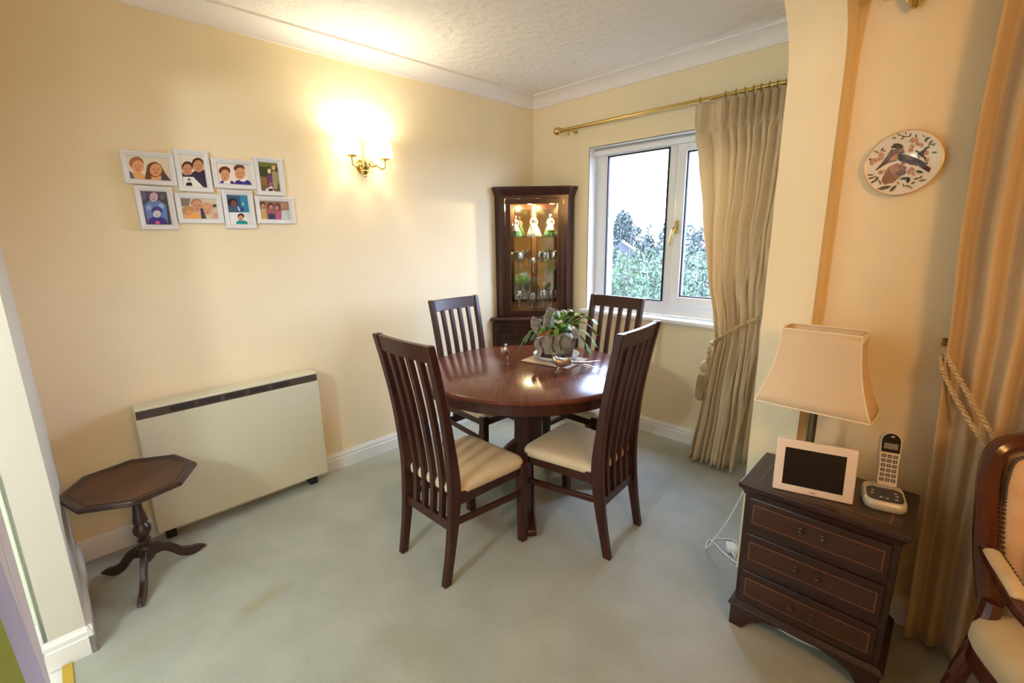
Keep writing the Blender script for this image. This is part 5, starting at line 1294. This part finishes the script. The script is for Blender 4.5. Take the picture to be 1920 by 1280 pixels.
# seat
n = 48
rings = []
for ins, z in ((0.0, 0.335), (0.0, 0.395)):
    rings.append([Vector((math.copysign(abs(math.cos(2 * PI * i / n)) ** 0.3, math.cos(2 * PI * i / n)) * (0.285 - 0.035 * (1 + math.copysign(abs(math.sin(2 * PI * i / n)) ** 0.3, math.sin(2 * PI * i / n))) / 2), math.copysign(abs(math.sin(2 * PI * i / n)) ** 0.3, math.sin(2 * PI * i / n)) * 0.275, z)) for i in range(n)])
mb = MB(); mb.loft(rings); mb.build('seat_frame', CHAIRW, ac, bevel=0.006)
base = rings[-1]; rings = []
for k, z in ((0.99, 0.392), (1.01, 0.405), (1.005, 0.435), (0.97, 0.458), (0.86, 0.472), (0.5, 0.482), (0.02, 0.484)):
    rings.append([Vector((p.x * k, p.y * k, z)) for p in base])
mb = MB(); mb.loft(rings); mb.build('seat_pad', CREAMD, ac, angle=70)
# loose cushion leaning on the back
cs = thing('scatter_cushion', 'peach piped cushion leaning in the carved armchair', 'cushion', (3.298, -1.555, 0), R(33))
TC = Matrix.Translation((0.035, 0.115, 0.635)) @ Matrix.Rotation(R(-20), 4, 'X')
rg = []
for k, y in ((0.15, -0.055), (0.55, -0.052), (0.85, -0.034), (0.97, -0.012), (1.0, 0.0), (0.97, 0.012), (0.85, 0.034), (0.55, 0.050), (0.15, 0.052)):
    rg.append([TC @ Vector((math.copysign(abs(math.cos(2 * PI * i / 40)) ** 0.4, math.cos(2 * PI * i / 40)) * 0.17 * k, y, math.copysign(abs(math.sin(2 * PI * i / 40)) ** 0.4, math.sin(2 * PI * i / 40)) * 0.15 * k)) for i in range(40)])
mb = MB(); mb.loft(rg); mb.build('cover', PEACH, cs, angle=70)
mb = MB(); mb.tube(rg[4] + [rg[4][0]], 0.004, 6); mb.build('piping', CREAMD, cs)

# ================================================================== CABLES
def cable(name, label, pts, r=0.0035):
    mb = MB(); mb.tube(smoothcurve(pts, 8), r, 7); return tag(mb.build(name, CABLE), label, 'cable')


cable('lamp_cable', 'white cable running down the pier edge to the floor beside the chest', [(2.262, -1.105, 0.42), (2.20, -1.115, 0.22), (2.11, -1.09, 0.02), (2.085, -1.00, 0.004), (2.12, -1.01, 0.004), (2.17, -1.045, 0.004), (2.24, -1.075, 0.004), (2.33, -1.09, 0.004)])
cable('phone_cable', 'white cable looping on the carpet left of the chest', [(2.25, -1.13, 0.06), (2.19, -0.93, 0.010), (2.12, -0.95, 0.004), (2.095, -0.985, 0.004)], 0.003)
cable('floor_cable', 'white cable coiled on the carpet under the chest', [(2.455, -1.325, 0.004), (2.50, -1.345, 0.004), (2.55, -1.35, 0.004), (2.60, -1.35, 0.006), (2.645, -1.335, 0.004), (2.62, -1.31, 0.004), (2.56, -1.325, 0.005), (2.51, -1.32, 0.004)], 0.0035)
ad = thing('power_adapter', 'small white power adapter on the carpet beside the chest', 'adapter', (2.19, -0.995, 0), R(30))
mb = MB(); mb.box(-0.022, 0.022, -0.030, 0.030, 0.0, 0.028); mb.build('case', CABLE, ad, smooth=False, bevel=0.006)
mb = MB(); mb.lathe([(0.006, 0), (0.005, 0.02), (0.0035, 0.03)], 10, (0, -0.03, 0.014), Matrix.Rotation(R(90), 3, 'X')); mb.build('strain_relief', CABLE, ad)

# ================================================================== FITTINGS ADDED FOR THE UNSEEN FILL LAMPS (living room and hall)
for nm, lab, x, y, z in (('added_living_pendant', 'added white globe pendant, unseen in the living room', 4.0, -2.85, 2.0), ('added_hall_pendant', 'added white globe pendant, unseen in the hall', 2.0, -4.5, 1.9)):
    t = thing(nm, lab, 'lamp', (x, y, z))
    mb = MB(); mb.lathe([(0.05, ZC - z), (0.045, ZC - z - 0.03), (0.006, ZC - z - 0.04), (0.004, 0.30)], 16); mb.build('cord', GLOSSW, t)
    mb = MB(); mb.lathe([(0.03, 0.30), (0.10, 0.28), (0.16, 0.24), (0.158, 0.238), (0.098, 0.276), (0.03, 0.296)], 24, cap=False); mb.build('shade', GLOSSW, t)
